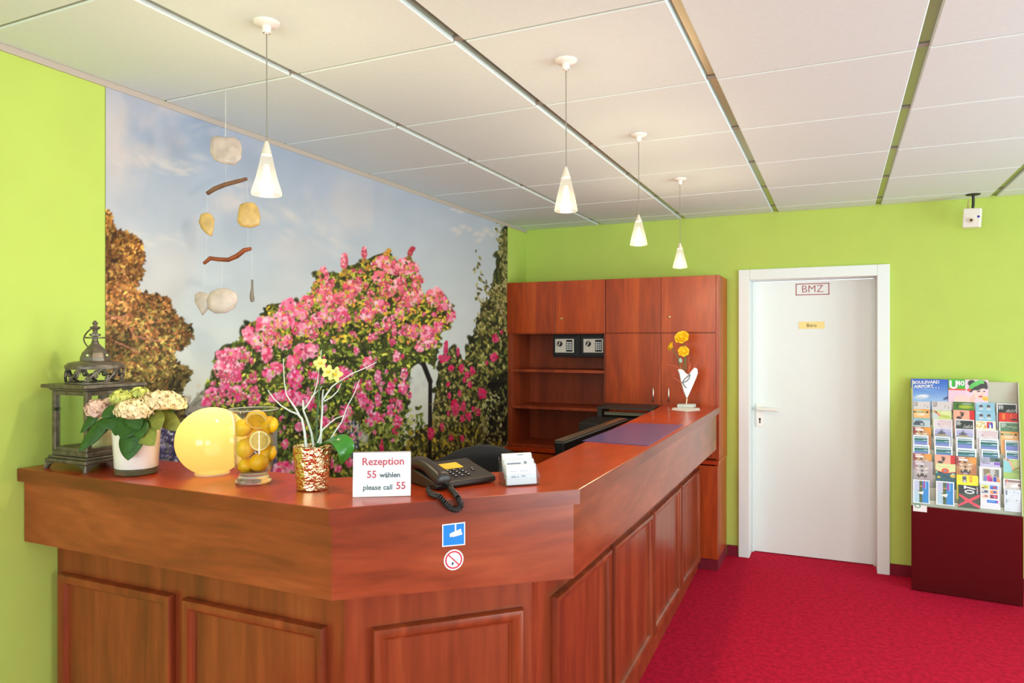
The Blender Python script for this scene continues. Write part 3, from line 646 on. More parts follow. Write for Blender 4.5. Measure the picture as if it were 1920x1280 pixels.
# ================================================================== CABINETS on the back wall
YU, YB = 4.98, 4.925          # front of the upper cases, front of the base cases
X0, XM, XR = WX + .003, -1.535, -.735
def cab_door(name_, x0, x1, z0, z1, y, m, parent):
    return obj(name_, G().box(x0 + .0015, y - .018, z0 + .0015, x1 - .0015, y, z1 - .0015), m, parent, bevel=.0012, seg=1)
# open shelf unit with two doors above
sh = thing('shelf_cabinet', 'cherry wood shelf cabinet with two closed top doors above open shelves', 'cabinet', ((X0 + XM) / 2, (YU + WY) / 2, .745))
t_ = .036; g = G(); yb = WY - .004; zt = 2.003
g.box(X0, YU, .745, X0 + t_, yb, zt); g.box(XM - .0185, YU, .745, XM - .003, yb, zt)
g.box(X0 + t_, yb - .008, .745, XM - .0188, yb, zt); g.box(X0 + t_, YU, zt - .02, XM - .0188, yb - .008, zt); g.box(X0 + t_, YU + .002, 1.605, XM - .0188, yb - .008, 1.625)
obj('case', g, WOOD_DARK, sh, bevel=.001, seg=1)
for z in (1.316, 1.035): obj('shelf', G().box(X0 + t_, YU + .004, z, XM - .0188, yb - .008, z + .022), WOOD_DARK, sh, bevel=.001, seg=1)
obj('bottom_board', G().box(X0 + t_, YU + .002, .745, XM - .0188, yb - .008, .765), WOOD_DARK, sh)
xm = -1.93
cab_door('door', X0, xm, 1.612, zt, YU, WOOD_V, sh); d_ = cab_door('door', xm, XM - .003, 1.612, zt, YU, WOOD_V, sh)
BRASS = mat('brass_key', S(224, 200, 140), .3, metal=.9)
kp = ony(1054, 597, YU - .02); g = G(); g.ell((kp.x, YU - .02, kp.z), .008, .004, .008, 12, 6); g.box(kp.x - .012, YU - .034, kp.z - .005, kp.x + .010, YU - .022, kp.z + .004)
obj('key', g, BRASS, d_, label='small brass key')
# tall cupboard
cu_ = thing('tall_cupboard', 'cherry wood cupboard with four closed doors standing beside the white door', 'cupboard', ((XM + XR) / 2, (YU + WY) / 2, .745))
g = G(); g.box(XM, YU, .745, XM + .02, yb, zt); g.box(XR - .022, YU - .018, .745, XR, yb, zt); g.box(XM + .02, yb - .008, .745, XR - .022, yb, zt)
g.box(XM + .02, YU, zt - .02, XR - .022, yb - .008, zt); g.box(XM + .02, YU + .003, 1.60, XR - .022, yb - .008, 1.62); g.box(XM + .02, YU + .003, .745, XR - .022, yb - .008, .765)
obj('case', g, WOOD_V, cu_, bevel=.001, seg=1)
xm2 = -1.133; XRd = XR - .022
cab_door('door', XM, xm2, 1.612, zt, YU, WOOD_V, cu_); d_ = cab_door('door', xm2, XRd, 1.612, zt, YU, WOOD_V, cu_)
kp = ony(1255, 594, YU - .02); g = G(); g.ell((kp.x, YU - .02, kp.z), .011, .005, .009, 12, 6); obj('lock', g, BRASS, d_, label='small brass lock')
for (a_, b_, hu) in ((XM, xm2, 1225), (xm2, XRd, 1254)):
    d_ = cab_door('door', a_, b_, .75, 1.607, YU, WOOD_V, cu_)
    q0, q1 = ony(hu, 727, YU - .04), ony(hu, 752, YU - .04); yh = YU - .018
    g = G(); g.tube([(q0.x, yh, q0.z), (q0.x, yh - .024, q0.z), (q0.x, yh - .028, q0.z - .006), (q0.x, yh - .028, q1.z + .006), (q0.x, yh - .024, q1.z), (q0.x, yh, q1.z)], .0048, 10)
    obj('handle', g, CHROME, d_, smooth=50)
# base cases with a ledge
bc = thing('base_cabinet', 'low cherry wood base cabinet carrying a ledge under the tall cupboards', 'cabinet', ((X0 + XR) / 2, (YB + WY) / 2, 0))
obj('ledge', G().box(X0, YB - .012, .718, XR + .002, yb, .744), WOOD_TOP, bc, bevel=.002)
g = G(); g.box(X0, YB + .018, .075, X0 + .02, yb, .717); g.box(XR - .02, YB + .018, .075, XR - .004, yb, .717); g.box(X0 + .02, yb - .01, .075, XR - .02, yb, .717); g.box(X0 + .02, YB + .02, .075, XR - .02, yb - .01, .095)
obj('case', g, WOOD_V, bc)
xs_ = [X0, -1.93, XM, -1.133, XR - .004]
for i in range(4): obj('door', G().box(xs_[i] + .0015, YB, .077, xs_[i + 1] - .0015, YB + .018, .708), WOOD_V, bc, bevel=.0012, seg=1)
obj('plinth', G().box(X0, YB + .012, 0, XR - .004, WY - .014, .074), BASEM, bc, label='dark red carpeted plinth')
# safes
def safe(u0, u1, px0, px1, label):
    x0 = ony(u0, 640, 5.03).x; x1 = ony(u1, 640, 5.03).x; z1 = 1.6035; z0 = 1.432
    s_ = thing('electronic_safe', label, 'safe', ((x0 + x1) / 2, 5.2, z0), 0, 'safes under the top doors')
    SM = mat('safe_black', S(20, 19, 22), .5)
    g = G(); g.box(x0 + .001, 5.04, z0 + .0, x1 - .001, 5.31, z1); obj('body', g, SM, s_, bevel=.003)
    d_ = obj('door', G().box(x0 + .012, 5.032, z0 + .012, x1 - .012, 5.0405, z1 - .012), SM, s_, bevel=.002)
    a_, b_ = ony(px0, 635, 5.03), ony(px1, 661, 5.03)
    p_ = obj('control_panel', G().box(a_.x, 5.026, b_.z, b_.x, 5.0325, a_.z), mat('safe_panel', S(206, 198, 188), .4, metal=.1), d_, bevel=.002, label='light grey control panel')
    w_, h_ = b_.x - a_.x, a_.z - b_.z
    return s_, d_, p_, a_, b_, w_, h_
def safe_bits(s_, d_, p_, a_, b_, w_, h_):
    cx, cz = a_.x + w_ * .27, a_.z - h_ * .36; r_ = h_ * .19
    g = G(); g.add([(cx + r_ * math.cos(k * PI / 12), 5.0255, cz + r_ * 1.05 * math.sin(k * PI / 12)) for k in range(24)] + [(cx + r_ * math.cos(k * PI / 12), 5.018, cz + r_ * 1.05 * math.sin(k * PI / 12)) for k in range(24)], [tuple(range(24, 48))[::1]] + [(k, (k + 1) % 24, 24 + (k + 1) % 24, 24 + k) for k in range(24)])
    obj('dial', g, BLACK, d_, smooth=40)
    obj('dial_grip', G().pbox((cx - .012, 5.008, cz - .016), (.010, 0, 0), (0, .0105, 0), (.014, 0, .032)), STEEL, d_)
    x0, x1, z1, z0 = a_.x + w_ * .61, a_.x + w_ * .93, a_.z - h_ * .08, a_.z - h_ * .92
    obj('keypad', G().box(x0, 5.023, z0, x1, 5.0262, z1), BLACK, d_)
    g = G()
    for i in range(3):
        for j in range(4):
            kx = x0 + (x1 - x0) * (.2 + .3 * i); kz = z1 - (z1 - z0) * (.24 + .185 * j); k_ = (x1 - x0) * .095
            g.box(kx - k_, 5.0215, kz - k_ * 1.1, kx + k_, 5.0231, kz + k_ * 1.1)
    obj('keys', g, STW, d_, label='pale number keys')
q = safe(1035.5, 1086, 1041, 1076, 'left one of two black wall safes on the top shelf'); safe_bits(*q)
q = safe(1086, 1135.5, 1094, 1131, 'right one of two black wall safes on the top shelf'); safe_bits(*q)

# ================================================================== BEHIND THE COUNTER
DESKZ = .72
dk = thing('desk', 'low cherry wood desk behind the tall counter', 'desk', (-1.3, 3.6, 0))
obj('desk_top', G().prism([(-1.62, 2.95), (-1.0, 2.95), (-1.07, 4.90), (-1.62, 4.90)], DESKZ - .03, DESKZ), WOOD_TOP, dk)
for y in (3.0, 4.85): obj('side_panel', G().box(-1.6, y, 0, -1.08, y + .025, DESKZ - .031), WOOD_V, dk)
# monitor seen edge-on
my0, my1 = 3.0, 4.06; mx = -1.14
mo = thing('monitor', 'wide black monitor seen edge-on behind the counter', 'monitor', (mx - .05, (my0 + my1) / 2, DESKZ))
obj('housing', G().pbox((mx - .012, my0, .78), (.05, 0, 0), (0, my1 - my0, 0), (-.02, 0, .318)), BLACK, mo, bevel=.008)
obj('screen', G().pbox((mx - .0135, my0 + .02, .80), (.001, 0, 0), (0, my1 - my0 - .04, 0), (-.018, 0, .28)), mat('dark_screen', S(30, 34, 40), .12), mo)
obj('top_edge', G().pbox((mx - .034, my0 + .01, 1.0985), (.046, 0, 0), (0, my1 - my0 - .02, 0), (0, 0, .003)), mat('glossy_edge', S(96, 84, 66), .18), mo, bevel=.001)
obj('stand', G().box(mx - .03, (my0 + my1) / 2 - .03, DESKZ + .012, mx - .005, (my0 + my1) / 2 + .03, .85), BLACK, mo)
obj('foot', G().prism([(mx - .13 + .13 * math.cos(a_ * PI / 12) + .11, (my0 + my1) / 2 + .15 * math.sin(a_ * PI / 12)) for a_ in range(24)], DESKZ, DESKZ + .012), BLACK, mo)
# printer
pr = thing('printer', 'dark grey office printer with an open paper slot behind the counter', 'printer', (-1.34, 4.72, DESKZ))
PX0, PX1 = -1.515, -1.13
g = G(); g.extrude([(PX0, 4.66, DESKZ + .001), (PX0, 4.90, DESKZ + .001), (PX0, 4.90, 1.05), (PX0, 4.78, 1.05), (PX0, 4.74, 1.02), (PX0, 4.66, 1.02)], (PX1 - PX0, 0, 0)); obj('body', g, DARKGREY, pr, bevel=.008)
obj('lid', G().extrude([(PX0 - .004, 4.69, 1.088), (PX0 - .004, 4.90, 1.10), (PX0 - .004, 4.90, 1.112), (PX0 - .004, 4.70, 1.100)], (PX1 - PX0 + .008, 0, 0)), DARKGREY, pr, bevel=.004)
for x in (PX0, PX1 - .03): obj('side_arm', G().box(x, 4.70, 1.021, x + .03, 4.89, 1.091), DARKGREY, pr, bevel=.003)
obj('slot_lip', G().box(PX0 + .045, 4.72, 1.045, PX1 - .04, 4.735, 1.066), mat('slot_grey', S(120, 116, 98), .4), pr)
obj('front_tray', G().extrude([(PX0 - .085, 4.55, 1.0), (PX0 - .04, 4.67, 1.035), (PX1 - .1, 4.67, 1.035), (PX1 - .06, 4.55, 1.0)], (0, 0, -.272)), mat('printer_dark', S(40, 38, 37), .5), pr, bevel=.006)
# office chair
cc = onpl(905, 860, (-1.38, 2.42, 1), (FW[0], FW[1], 0)); crz = .62
ch = thing('office_chair', 'black office chair with a curved mesh back behind the telephone', 'chair', (cc.x + .27 * math.sin(crz), cc.y - .27 * math.cos(crz), 0), crz)
CHM = mat('chair_mesh', S(34, 34, 38), .8, bump=.2, bscale=300)
def backfn(u, v):
    s_ = (u - .5) * 2; hw = .285 * (1 - .08 * (max(0, v - .5) / .5) ** 2 - .22 * (max(0, v - .85) / .15) ** 2)
    top_ = .645 * v * (1 - .13 * s_ * s_ * v)
    return (s_ * hw, .30 - .06 * s_ * s_ * -1 - .09 * v * v + .05 * v, .50 + top_ * 1.0)
obj('backrest', G().sheet(backfn, 16, 14), CHM, ch, local=True, smooth=180, solid=.025)
obj('seat', G().prism([(.24 * math.copysign(abs(math.cos(k * PI / 16)) ** .6, math.cos(k * PI / 16)), .24 * math.copysign(abs(math.sin(k * PI / 16)) ** .6, math.sin(k * PI / 16))) for k in range(32)], .42, .49), CHM, ch, local=True, bevel=.02)
obj('back_bar', G().tube([(0, .1, .44), (0, .27, .44), (0, .33, .52), (0, .32, .75)], .018, 8), BLACK, ch, local=True)
obj('gas_column', G().tube([(0, 0, .09), (0, 0, .42)], .028, 12), BLACK, ch, local=True)
for k in range(5):
    a_ = 2 * PI * k / 5 + .3; c_, s_ = math.cos(a_), math.sin(a_)
    l_ = obj('leg', G().tube([(0, 0, .1), (c_ * .28, s_ * .28, .07)], [.026, .016], 8), BLACK, ch, local=True)
    obj('caster', G().ell((c_ * .28, s_ * .28, .026), .026, .026, .026, 10, 8), BLACK, l_, local=True)

# ================================================================== PENDANT LAMPS AND MOBILE
SHADE = shade_glass('opal_glass_shade', (.012, .011, .009), .5, emit=(1, .89, .66), estr=SHADE_E)
CABLE = mat('lamp_cable', S(150, 142, 132), .4, metal=.3); SOCK = mat('lamp_socket', S(226, 214, 196), .4)
PLBL = ['pendant lamp hanging over the counter beside the shell mobile', 'pendant lamp over the cut corner of the counter, second from the left', 'pendant lamp third from the left, hanging in front of the back wall', 'farthest pendant lamp, hanging before the tall cupboard top']
for i, (x, y, zb, zs, zk, rb) in enumerate([(-1.485, 1.549, 1.968, 2.085, 2.112, .043), (-.803, 2.164, 1.972, 2.083, 2.106, .038), (-.80, 3.074, 1.974, 2.081, 2.098, .038), (-.807, 4.007, 1.962, 2.072, 2.092, .040)]):
    p_ = thing('pendant_lamp', 'white glass cone ' + PLBL[i], 'lamp', (x, y, zb), 0, 'cone pendant lamps over the counter')
    c_ = (x, y, 0)
    obj('canopy', G().lathe([(0, ZC - .008), (.012, ZC - .032), (.012, ZC - .012), (.03, ZC - .009), (.036, ZC - .003), (.036, ZC), (0, ZC)], c_, 28), WHITE, p_, smooth=40)
    obj('cable_grip', G().lathe([(0, ZC - .034), (.0065, ZC - .034), (.0065, ZC - .01), (0, ZC - .01)], c_, 14), WHITE, p_, smooth=40)
    obj('cable', G().tube([(x, y, ZC - .03), (x + .001, y, zk + .01)], .0017, 6), CABLE, p_, smooth=60)
    s_ = obj('socket', G().lathe([(0, zk + .012), (.004, zk + .010), (.008, zk - .002), (.014, zs + .002), (.0145, zs - .002), (0, zs - .002)], c_, 18), SOCK, p_, smooth=60)
    h_ = zs - zb
    obj('lamp_shade', G().lathe([(.0135, zs), (.016, zs - h_ * .05), (.022, zb + h_ * .70), (.030, zb + h_ * .40), (rb * .96, zb + h_ * .10), (rb, zb + .004), (rb - .002, zb), (rb - .005, zb + .002)], c_, 32), SHADE, p_, smooth=60)
    obj('bulb', G().lathe([(0, zb + h_ * .30), (.008, zb + h_ * .34), (.012, zb + h_ * .45), (.010, zb + h_ * .6), (.006, zb + h_ * .75), (0, zb + h_ * .76)], c_, 14), mat('bulb_glow', (1, .9, .7), .5, emit=(1, .84, .6), estr=1.0), p_, smooth=60)
    l = bpy.data.lights.new('pendant_light', 'POINT'); l.energy = LAMPS[i]; l.color = (1.0, .80, .50); l.shadow_soft_size = .022
    lo = bpy.data.objects.new('pendant_light', l); COL.objects.link(lo); lo.location = (0, 0, h_ * .16); lo.parent = p_

mp_ = (-2.017, 1.901)
mb = thing('hanging_mobile', 'shell and driftwood mobile hanging from the ceiling before the mural', 'mobile', (mp_[0], mp_[1], 1.62))
SHELL = mat('capiz_shell', S(196, 178, 170), .3, var=.2, vscale=28, alpha=.85); SHELLY = mat('amber_shell', S(190, 156, 96), .35, var=.2, vscale=30); DRIFT = mat('driftwood', S(112, 78, 56), .7, var=.3, vscale=40); DRIFTR = mat('red_driftwood', S(134, 66, 34), .55, var=.35, vscale=30)
THREAD = mat('nylon_thread', S(222, 220, 216), .4, alpha=.4)
def mq(u, v, dd=0.0): return facing(u, v, (mp_[0] + FW[0] * dd, mp_[1] + FW[1] * dd, 1.9))
def plate(name_, outline, m, dd=0, label=None, bulge=.0035, rot=0.0):
    P_ = [mq(u, v, dd) for u, v in outline]; c_ = sum(P_, Vector()) / len(P_); fw = Vector((FW[0], FW[1], 0))
    n_ = len(P_); g = G(); vs = []; fs = []
    ks = [(1, 0), (.97, .5), (.7, .9), (.35, 1), (0, 1)]
    for k_, h_ in ks[:-1]: vs += [c_ + (p - c_) * k_ - fw * bulge * h_ for p in P_]
    vs.append(c_ - fw * bulge)
    for i in range(len(ks) - 2):
        for j in range(n_): fs.append((i * n_ + j, i * n_ + (j + 1) % n_, (i + 1) * n_ + (j + 1) % n_, (i + 1) * n_ + j))
    for j in range(n_): fs.append(((len(ks) - 2) * n_ + j, (len(ks) - 2) * n_ + (j + 1) % n_, len(vs) - 1))
    g.add(vs, fs)
    if rot: R_ = Matrix.Translation(c_) @ Matrix.Rotation(rot, 4, 'Z') @ Matrix.Translation(-c_); g.v = [tuple(R_ @ Vector(p)) for p in g.v]
    o = obj(name_, g, m, mb, smooth=60, solid=.003)
    if label: o['label'] = label
plate('shell', [(396, 258), (408, 255), (424, 258), (440, 257), (450, 265), (454, 280), (452, 298), (440, 309), (420, 307), (402, 300), (394, 285)], SHELL, 0, 'large pale round shell')
plate('shell', [(377, 402), (388, 399), (396, 402), (402, 412), (400, 430), (397, 443), (388, 438), (378, 428), (373, 416)], SHELLY, 0, 'narrow amber shell')
plate('shell', [(450, 384), (460, 380), (476, 380), (484, 390), (488, 408), (486, 422), (470, 427), (452, 424), (445, 415), (447, 398)], SHELLY, 0, 'broad amber shell')
plate('shell', [(366, 552), (374, 547), (386, 549), (394, 556), (390, 580), (380, 591), (374, 580), (366, 566)], SHELL, .02, 'pale heart-shaped shell')
plate('shell', [(388, 562), (394, 548), (410, 541), (428, 541), (442, 549), (446, 562), (440, 577), (424, 586), (404, 587), (392, 580)], SHELL, -.02, 'pale round shell at the bottom')
def stick(name_, pts, m, r_, label=None):
    P_ = [mq(u, v) for u, v in pts]; o = obj(name_, G().tube(P_, r_, 9), m, mb, smooth=60)
    if label: o['label'] = label
stick('driftwood_stick', [(388, 363), (402, 354), (422, 346), (445, 340), (463, 335)], DRIFT, [.007, .0085, .008, .0075, .006], 'grey brown driftwood stick')
stick('driftwood_stick', [(382, 494), (394, 484), (408, 486), (428, 487), (444, 480), (458, 469), (471, 466)], DRIFTR, [.006, .008, .0075, .008, .009, .0085, .006], 'red brown wavy driftwood stick')
stick('driftwood_drop', [(473, 524), (473, 540), (472, 552), (473, 560), (473, 566)], mat('grey_driftwood', S(118, 108, 100), .7, var=.2), [.0035, .0045, .007, .0085, .005])
obj('cord', G().tube([Vector((mp_[0], mp_[1], ZC)), mq(423, 258)], .0015, 6), THREAD, mb)
for a_, b_ in (((423, 308), (424, 346)), ((389, 362), (388, 400)), ((462, 336), (466, 381)), ((387, 440), (387, 487)), ((465, 427), (465, 468)), ((386, 490), (380, 548)), ((417, 487), (417, 541)), ((472, 467), (473, 525))): obj('thread', G().tube([mq(*a_), mq(*b_)], .0005, 5), THREAD, mb)
# ceiling-hung camera
cp = Vector((.759, 5.187, ZC))
cm_ = thing('ceiling_camera', 'small white security camera hanging from the ceiling at right', 'camera', (cp.x, cp.y, 2.25))
obj('mounting_plate', G().lathe([(0, ZC - .008), (.036, ZC - .006), (.04, ZC - .002), (.04, ZC), (0, ZC)], (cp.x, cp.y, 0), 28), mat('camera_mount', S(52, 56, 46), .5), cm_, smooth=40)
obj('stem', G().tube([(cp.x, cp.y, ZC - .004), (cp.x, cp.y, 2.40), (cp.x - .004, cp.y, 2.365)], .008, 10), mat('camera_mount', S(52, 56, 46), .5), cm_, smooth=60)
obj('antenna', G().tube([(cp.x - .028, cp.y - .01, 2.37), (cp.x - .028, cp.y - .01, 2.41), (cp.x - .022, cp.y - .01, 2.43)], [.006, .004, .002], 8), mat('antenna_tan', S(190, 170, 110), .5), cm_)
bx_ = G().pbox((-.047, -.03, -.06), (.094, 0, 0), (0, .05, 0), (0, 0, .118)); Mb = Matrix.Translation((cp.x - .006, cp.y - .01, 2.313)) @ Matrix.Rotation(-.28, 4, 'Z') @ Matrix.Rotation(.06, 4, 'Y')
bx_.v = [tuple(Mb @ Vector(p)) for p in bx_.v]; bd = obj('body', bx_, WHITE, cm_, bevel=.006)
def camdisc(r_, y0, y1, cx, cz, m, name_, label=None):
    g = G(); vs = [(cx + r_ * math.cos(k * PI / 12), y, cz + r_ * math.sin(k * PI / 12)) for y in (y0, y1) for k in range(24)]
    g.add([tuple(Mb @ Vector(p)) for p in vs], [tuple(range(24, 48))] + [(k, (k + 1) % 24, 24 + (k + 1) % 24, 24 + k) for k in range(24)]); return obj(name_, g, m, bd, label=label)
camdisc(.016, -.03, -.040, 0, -.018, mat('lens_ring', S(226, 206, 186), .35), 'lens_ring'); camdisc(.0075, -.036, -.0412, 0, -.018, BLACK, 'lens', 'dark lens')
camdisc(.007, -.03, -.0315, .036, .004, mat('blue_dot', S(20, 20, 170), .4), 'dot', 'blue round dot')
# ================================================================== THINGS ON THE COUNTER
def foot_at(u, v, r_):      # middle of a round foot whose front rim shows at pixel (u, v)
    p = onc(u, v); d_ = Vector((p.x, p.y, 0)).normalized(); p = p + d_ * r_; p.z = zc(p.y); return p
# lantern
lx0, lx1, ly0, ly1 = -2.25, -2.055, 1.40, 1.597; lz = zc(1.5) + .0005; lcx, lcy = (lx0 + lx1) / 2, (ly0 + ly1) / 2
ln = thing('lantern', 'weathered dark metal and glass lantern at the wall end of the counter', 'lantern', (lcx, lcy, lz))
LM = mat('weathered_bronze', S(112, 102, 92), .4, metal=.6, var=.35, vscale=55)
g = G(); z0 = lz + .022
for (x0, x1, y0, y1, za, zb) in ((lx0, lx1, ly0, ly1, z0, z0 + .012), (lx0 + .006, lx1 - .006, ly0 + .006, ly1 - .006, z0 + .012, z0 + .020), (lx0 + .014, lx1 - .014, ly0 + .014, ly1 - .014, z0 + .02, z0 + .036)): g.box(x0, y0, za, x1, y1, zb)
obj('base', g, LM, ln, bevel=.003)
for sx in (0, 1):
    for sy in (0, 1):
        x = lx1 if sx else lx0; y = ly1 if sy else ly0; ix = -1 if sx else 1; iy = -1 if sy else 1; g = G()
        g.extrude([(x, y, z0), (x + ix * .045, y, z0), (x + ix * .022, y, z0 - .008), (x + ix * .012, y, lz), (x - ix * .003, y, lz)], (0, iy * .006, 0))
        g.extrude([(x, y, z0), (x, y + iy * .045, z0), (x, y + iy * .022, z0 - .008), (x, y + iy * .012, lz), (x, y - iy * .003, lz)], (ix * .006, 0, 0))
        obj('foot', g, LM, ln, bevel=.001, seg=1)
zp0, zp1 = z0 + .036, 1.398; pi_ = .014; pw = .017
for sx in (0, 1):
    for sy in (0, 1):
        x = lx1 - pi_ - pw if sx else lx0 + pi_; y = ly1 - pi_ - pw if sy else ly0 + pi_
        obj('post', G().box(x, y, zp0, x + pw, y + pw, zp1), LM, ln, bevel=.002)
for (a_, b_) in (((lx0 + pi_ + pw, ly0 + pi_ + .006), (lx1 - pi_ - pw, ly0 + pi_ + .008)), ((lx0 + pi_ + pw, ly1 - pi_ - .008), (lx1 - pi_ - pw, ly1 - pi_ - .006)), ((lx0 + pi_ + .006, ly0 + pi_ + pw), (lx0 + pi_ + .008, ly1 - pi_ - pw)), ((lx1 - pi_ - .008, ly0 + pi_ + pw), (lx1 - pi_ - .006, ly1 - pi_ - pw))):
    p_ = obj('glass_pane', G().box(a_[0], a_[1], zp0, b_[0], b_[1], zp1), PANE, ln)
    xw = abs(b_[0] - a_[0]) > .01; g = G(); e_ = .004
    for za, zb in ((zp1 - .014, zp1 - .002), (zp0, zp0 + .010)): obj('pane_rail', G().box(a_[0] - (0 if xw else e_), a_[1] - (e_ if xw else 0), za, b_[0] + (0 if xw else e_), b_[1] + (e_ if xw else 0), zb), LM, p_)
obj('latch', G().box(lx0 + pi_ + .018, ly0 + pi_ - .004, 1.335, lx0 + pi_ + .025, ly0 + pi_ + .004, 1.345), BLACK, ln)
g = G(); g.box(lx0 + .008, ly0 + .008, zp1, lx1 - .008, ly1 - .008, zp1 + .008); g.box(lx0 - .008, ly0 - .008, zp1 + .008, lx1 + .008, ly1 + .008, zp1 + .020)
obj('roof', g, LM, ln, bevel=.003)
zr = zp1 + .020; R0 = .080; g = G()
for zz in (zr + .002, zr + .048): g.tube([(lcx + R0 * math.cos(k * PI / 20), lcy + R0 * math.sin(k * PI / 20), zz) for k in range(41)], .0035, 6, cap=False)
for k in range(9):      # scrollwork of the band
    a0 = 2 * PI * k / 9
    def sp(s_, h_): return (lcx + R0 * math.cos(a0 + s_), lcy + R0 * math.sin(a0 + s_), zr + .025 + h_)
    g.tube([sp(-.33 + .66 * t_ / 14, .02 * math.sin(PI * (t_ / 14 - .5))) for t_ in range(15)], .0042, 6)
    g.tube([sp(.13 + .12 * (1 - t_ / 16) * math.cos(t_ * .55), .004 + .014 * (1 - t_ / 22) * math.sin(t_ * .55)) for t_ in range(15)], .0032, 6)
    g.tube([sp(-.15 - .10 * (1 - t_ / 16) * math.cos(t_ * .55), -.006 - .012 * (1 - t_ / 22) * math.sin(t_ * .55)) for t_ in range(15)], .0032, 6)
obj('pierced_band', g, LM, ln, smooth=60)
obj('dome', G().lathe([(R0 + .004, zr + .05), (R0 + .004, zr + .056), (R0 - .004, zr + .064), (R0 - .018, zr + .068), (.042, zr + .071), (.042, zr + .069), (R0 - .02, zr + .06), (R0 - .002, zr + .05)], (lcx, lcy, 0), 36), LM, ln, smooth=50)
g = G(); zb0 = zr + .07
prof = [(.043, zb0), (.042, zb0 + .012), (.037, zb0 + .026), (.024, zb0 + .042), (.012, zb0 + .055), (.009, zb0 + .066)]
g.lathe(prof, (lcx, lcy, 0), 8); obj('bell', g, LM, ln)
for k in (0, 2, 4, 6):
    a_ = 2 * PI * (k + .5) / 8; obj('vent_hole', G().ell((lcx + .0385 * math.cos(a_), lcy + .0385 * math.sin(a_), zb0 + .018), .004, .004, .004, 10, 8), mat('pale_hole', S(206, 220, 150), .6), ln)
obj('finial', G().lathe([(.008, zb0 + .062), (.008, zb0 + .078), (.016, zb0 + .080), (.016, zb0 + .086), (.007, zb0 + .088), (.007, zb0 + .098), (.014, zb0 + .103), (.015, zb0 + .108), (.006, zb0 + .111), (.005, zb0 + .114), (.009, zb0 + .119), (.006, zb0 + .125), (0, zb0 + .130)], (lcx, lcy, 0), 18), LM, ln, smooth=60)
g = G(); g.tube([(lcx + .030 * math.cos(k * PI / 12), lcy + .030 * math.sin(k * PI / 12), zb0 + .074) for k in range(25)], .0028, 6, cap=False)
hz0 = zb0 + .104; rd = Vector((RT[0], RT[1], 0))
g.tube([Vector((lcx, lcy, hz0)) + rd * (-.012 - .024 * math.sin(PI * t_ / 16 * .9)) * (1) + Vector((0, 0, -.062 * t_ / 16)) for t_ in range(17)] + [Vector((lcx, lcy, hz0 - .066)) + rd * (-.02 + .012 * t_) for t_ in range(3)], .0022, 6)
obj('ring_handle', g, LM, ln, smooth=60)
CANDLE = mat('cream_wax', S(246, 222, 170), .5, sss=.5)
cd_ = thing('candle', 'thick cream pillar candle standing inside the lantern', 'candle', (lcx + .02, lcy + .01, zp0))
obj('wax', G().lathe([(0, 0), (.038, 0), (.040, .004), (.040, .105), (.037, .110), (.012, .107), (0, .105)], (lcx + .02, lcy + .01, zp0), 28), CANDLE, cd_, smooth=50)
obj('wick', G().tube([(lcx + .02, lcy + .01, zp0 + .104), (lcx + .021, lcy + .01, zp0 + .118)], .0012, 6), BLACK, cd_)
# leaves and florets
def leaf(base, d, L_, wd, droop=.5, up=(0, 0, 1), fold=.18, n_=10, wav=0.0, tipw=.85, pe=.75):
    b_ = Vector(base); d = Vector(d).normalized(); upv = Vector(up); side = d.cross(upv).normalized()
    if side.length < .1: side = Vector((1, 0, 0))
    nn = side.cross(d).normalized()
    def fn(u, v):
        s_ = (u - .5) * 2; w_ = wd * (math.sin(PI * min(1, v ** tipw)) ** pe if 0 < v < 1 else 0.0)
        c_ = b_ + d * L_ * v * (1 - .25 * droop * v) - Vector((0, 0, 1)) * droop * L_ * .75 * v * v
        return c_ + side * s_ * w_ + nn * (abs(s_) * w_ * fold + wav * math.sin(v * 9) * abs(s_) * w_)
    return G().sheet(fn, 6, n_)
LEAFD = mat('hydrangea_leaf', S(46, 86, 28), .5, var=.22, vscale=45, bump=.25, bscale=120); LEAFY = mat('hydrangea_leaf_olive', S(124, 132, 56), .5, var=.2, vscale=45, bump=.25, bscale=120)
FLO = mat('hydrangea_floret', S(238, 218, 176), .6, var=.13, vscale=110); FLOG = mat('hydrangea_floret_green', S(214, 214, 118), .6, var=.15, vscale=110); FLOP = mat('hydrangea_floret_pink', S(232, 198, 182), .6, var=.12, vscale=110)
hb = foot_at(256, 893, .059)
hy = thing('potted_hydrangea', 'potted hydrangea with cream flower heads and dark green leaves in white pot', 'plant', tuple(hb))
POTW = mat('white_pot', S(240, 234, 232), .25, coat=.4)
obj('pot', G().lathe([(0, .020), (.058, .020), (.060, .023), (.0665, .135), (.0675, .142), (.063, .142), (.061, .125), (0, .125)], hb, 40), POTW, hy, smooth=50)
obj('glass_base', G().lathe([(0, .0005), (.055, .0005), (.0595, .004), (.0605, .0195), (0, .0195)], hb, 40), mat('thick_glass', S(150, 150, 120), .05, trans=.75, ior=1.45), hy, smooth=50, label='clear thick glass foot')
obj('soil', G().lathe([(0, .1262), (.0608, .1262)], hb, 24), mat('soil', S(60, 44, 34), .9, var=.3), hy)
def hp_(u, v, dd=0.0): return facing(u, v, (hb.x + FW[0] * dd, hb.y + FW[1] * dd, hb.z))
R2 = random.Random(21)
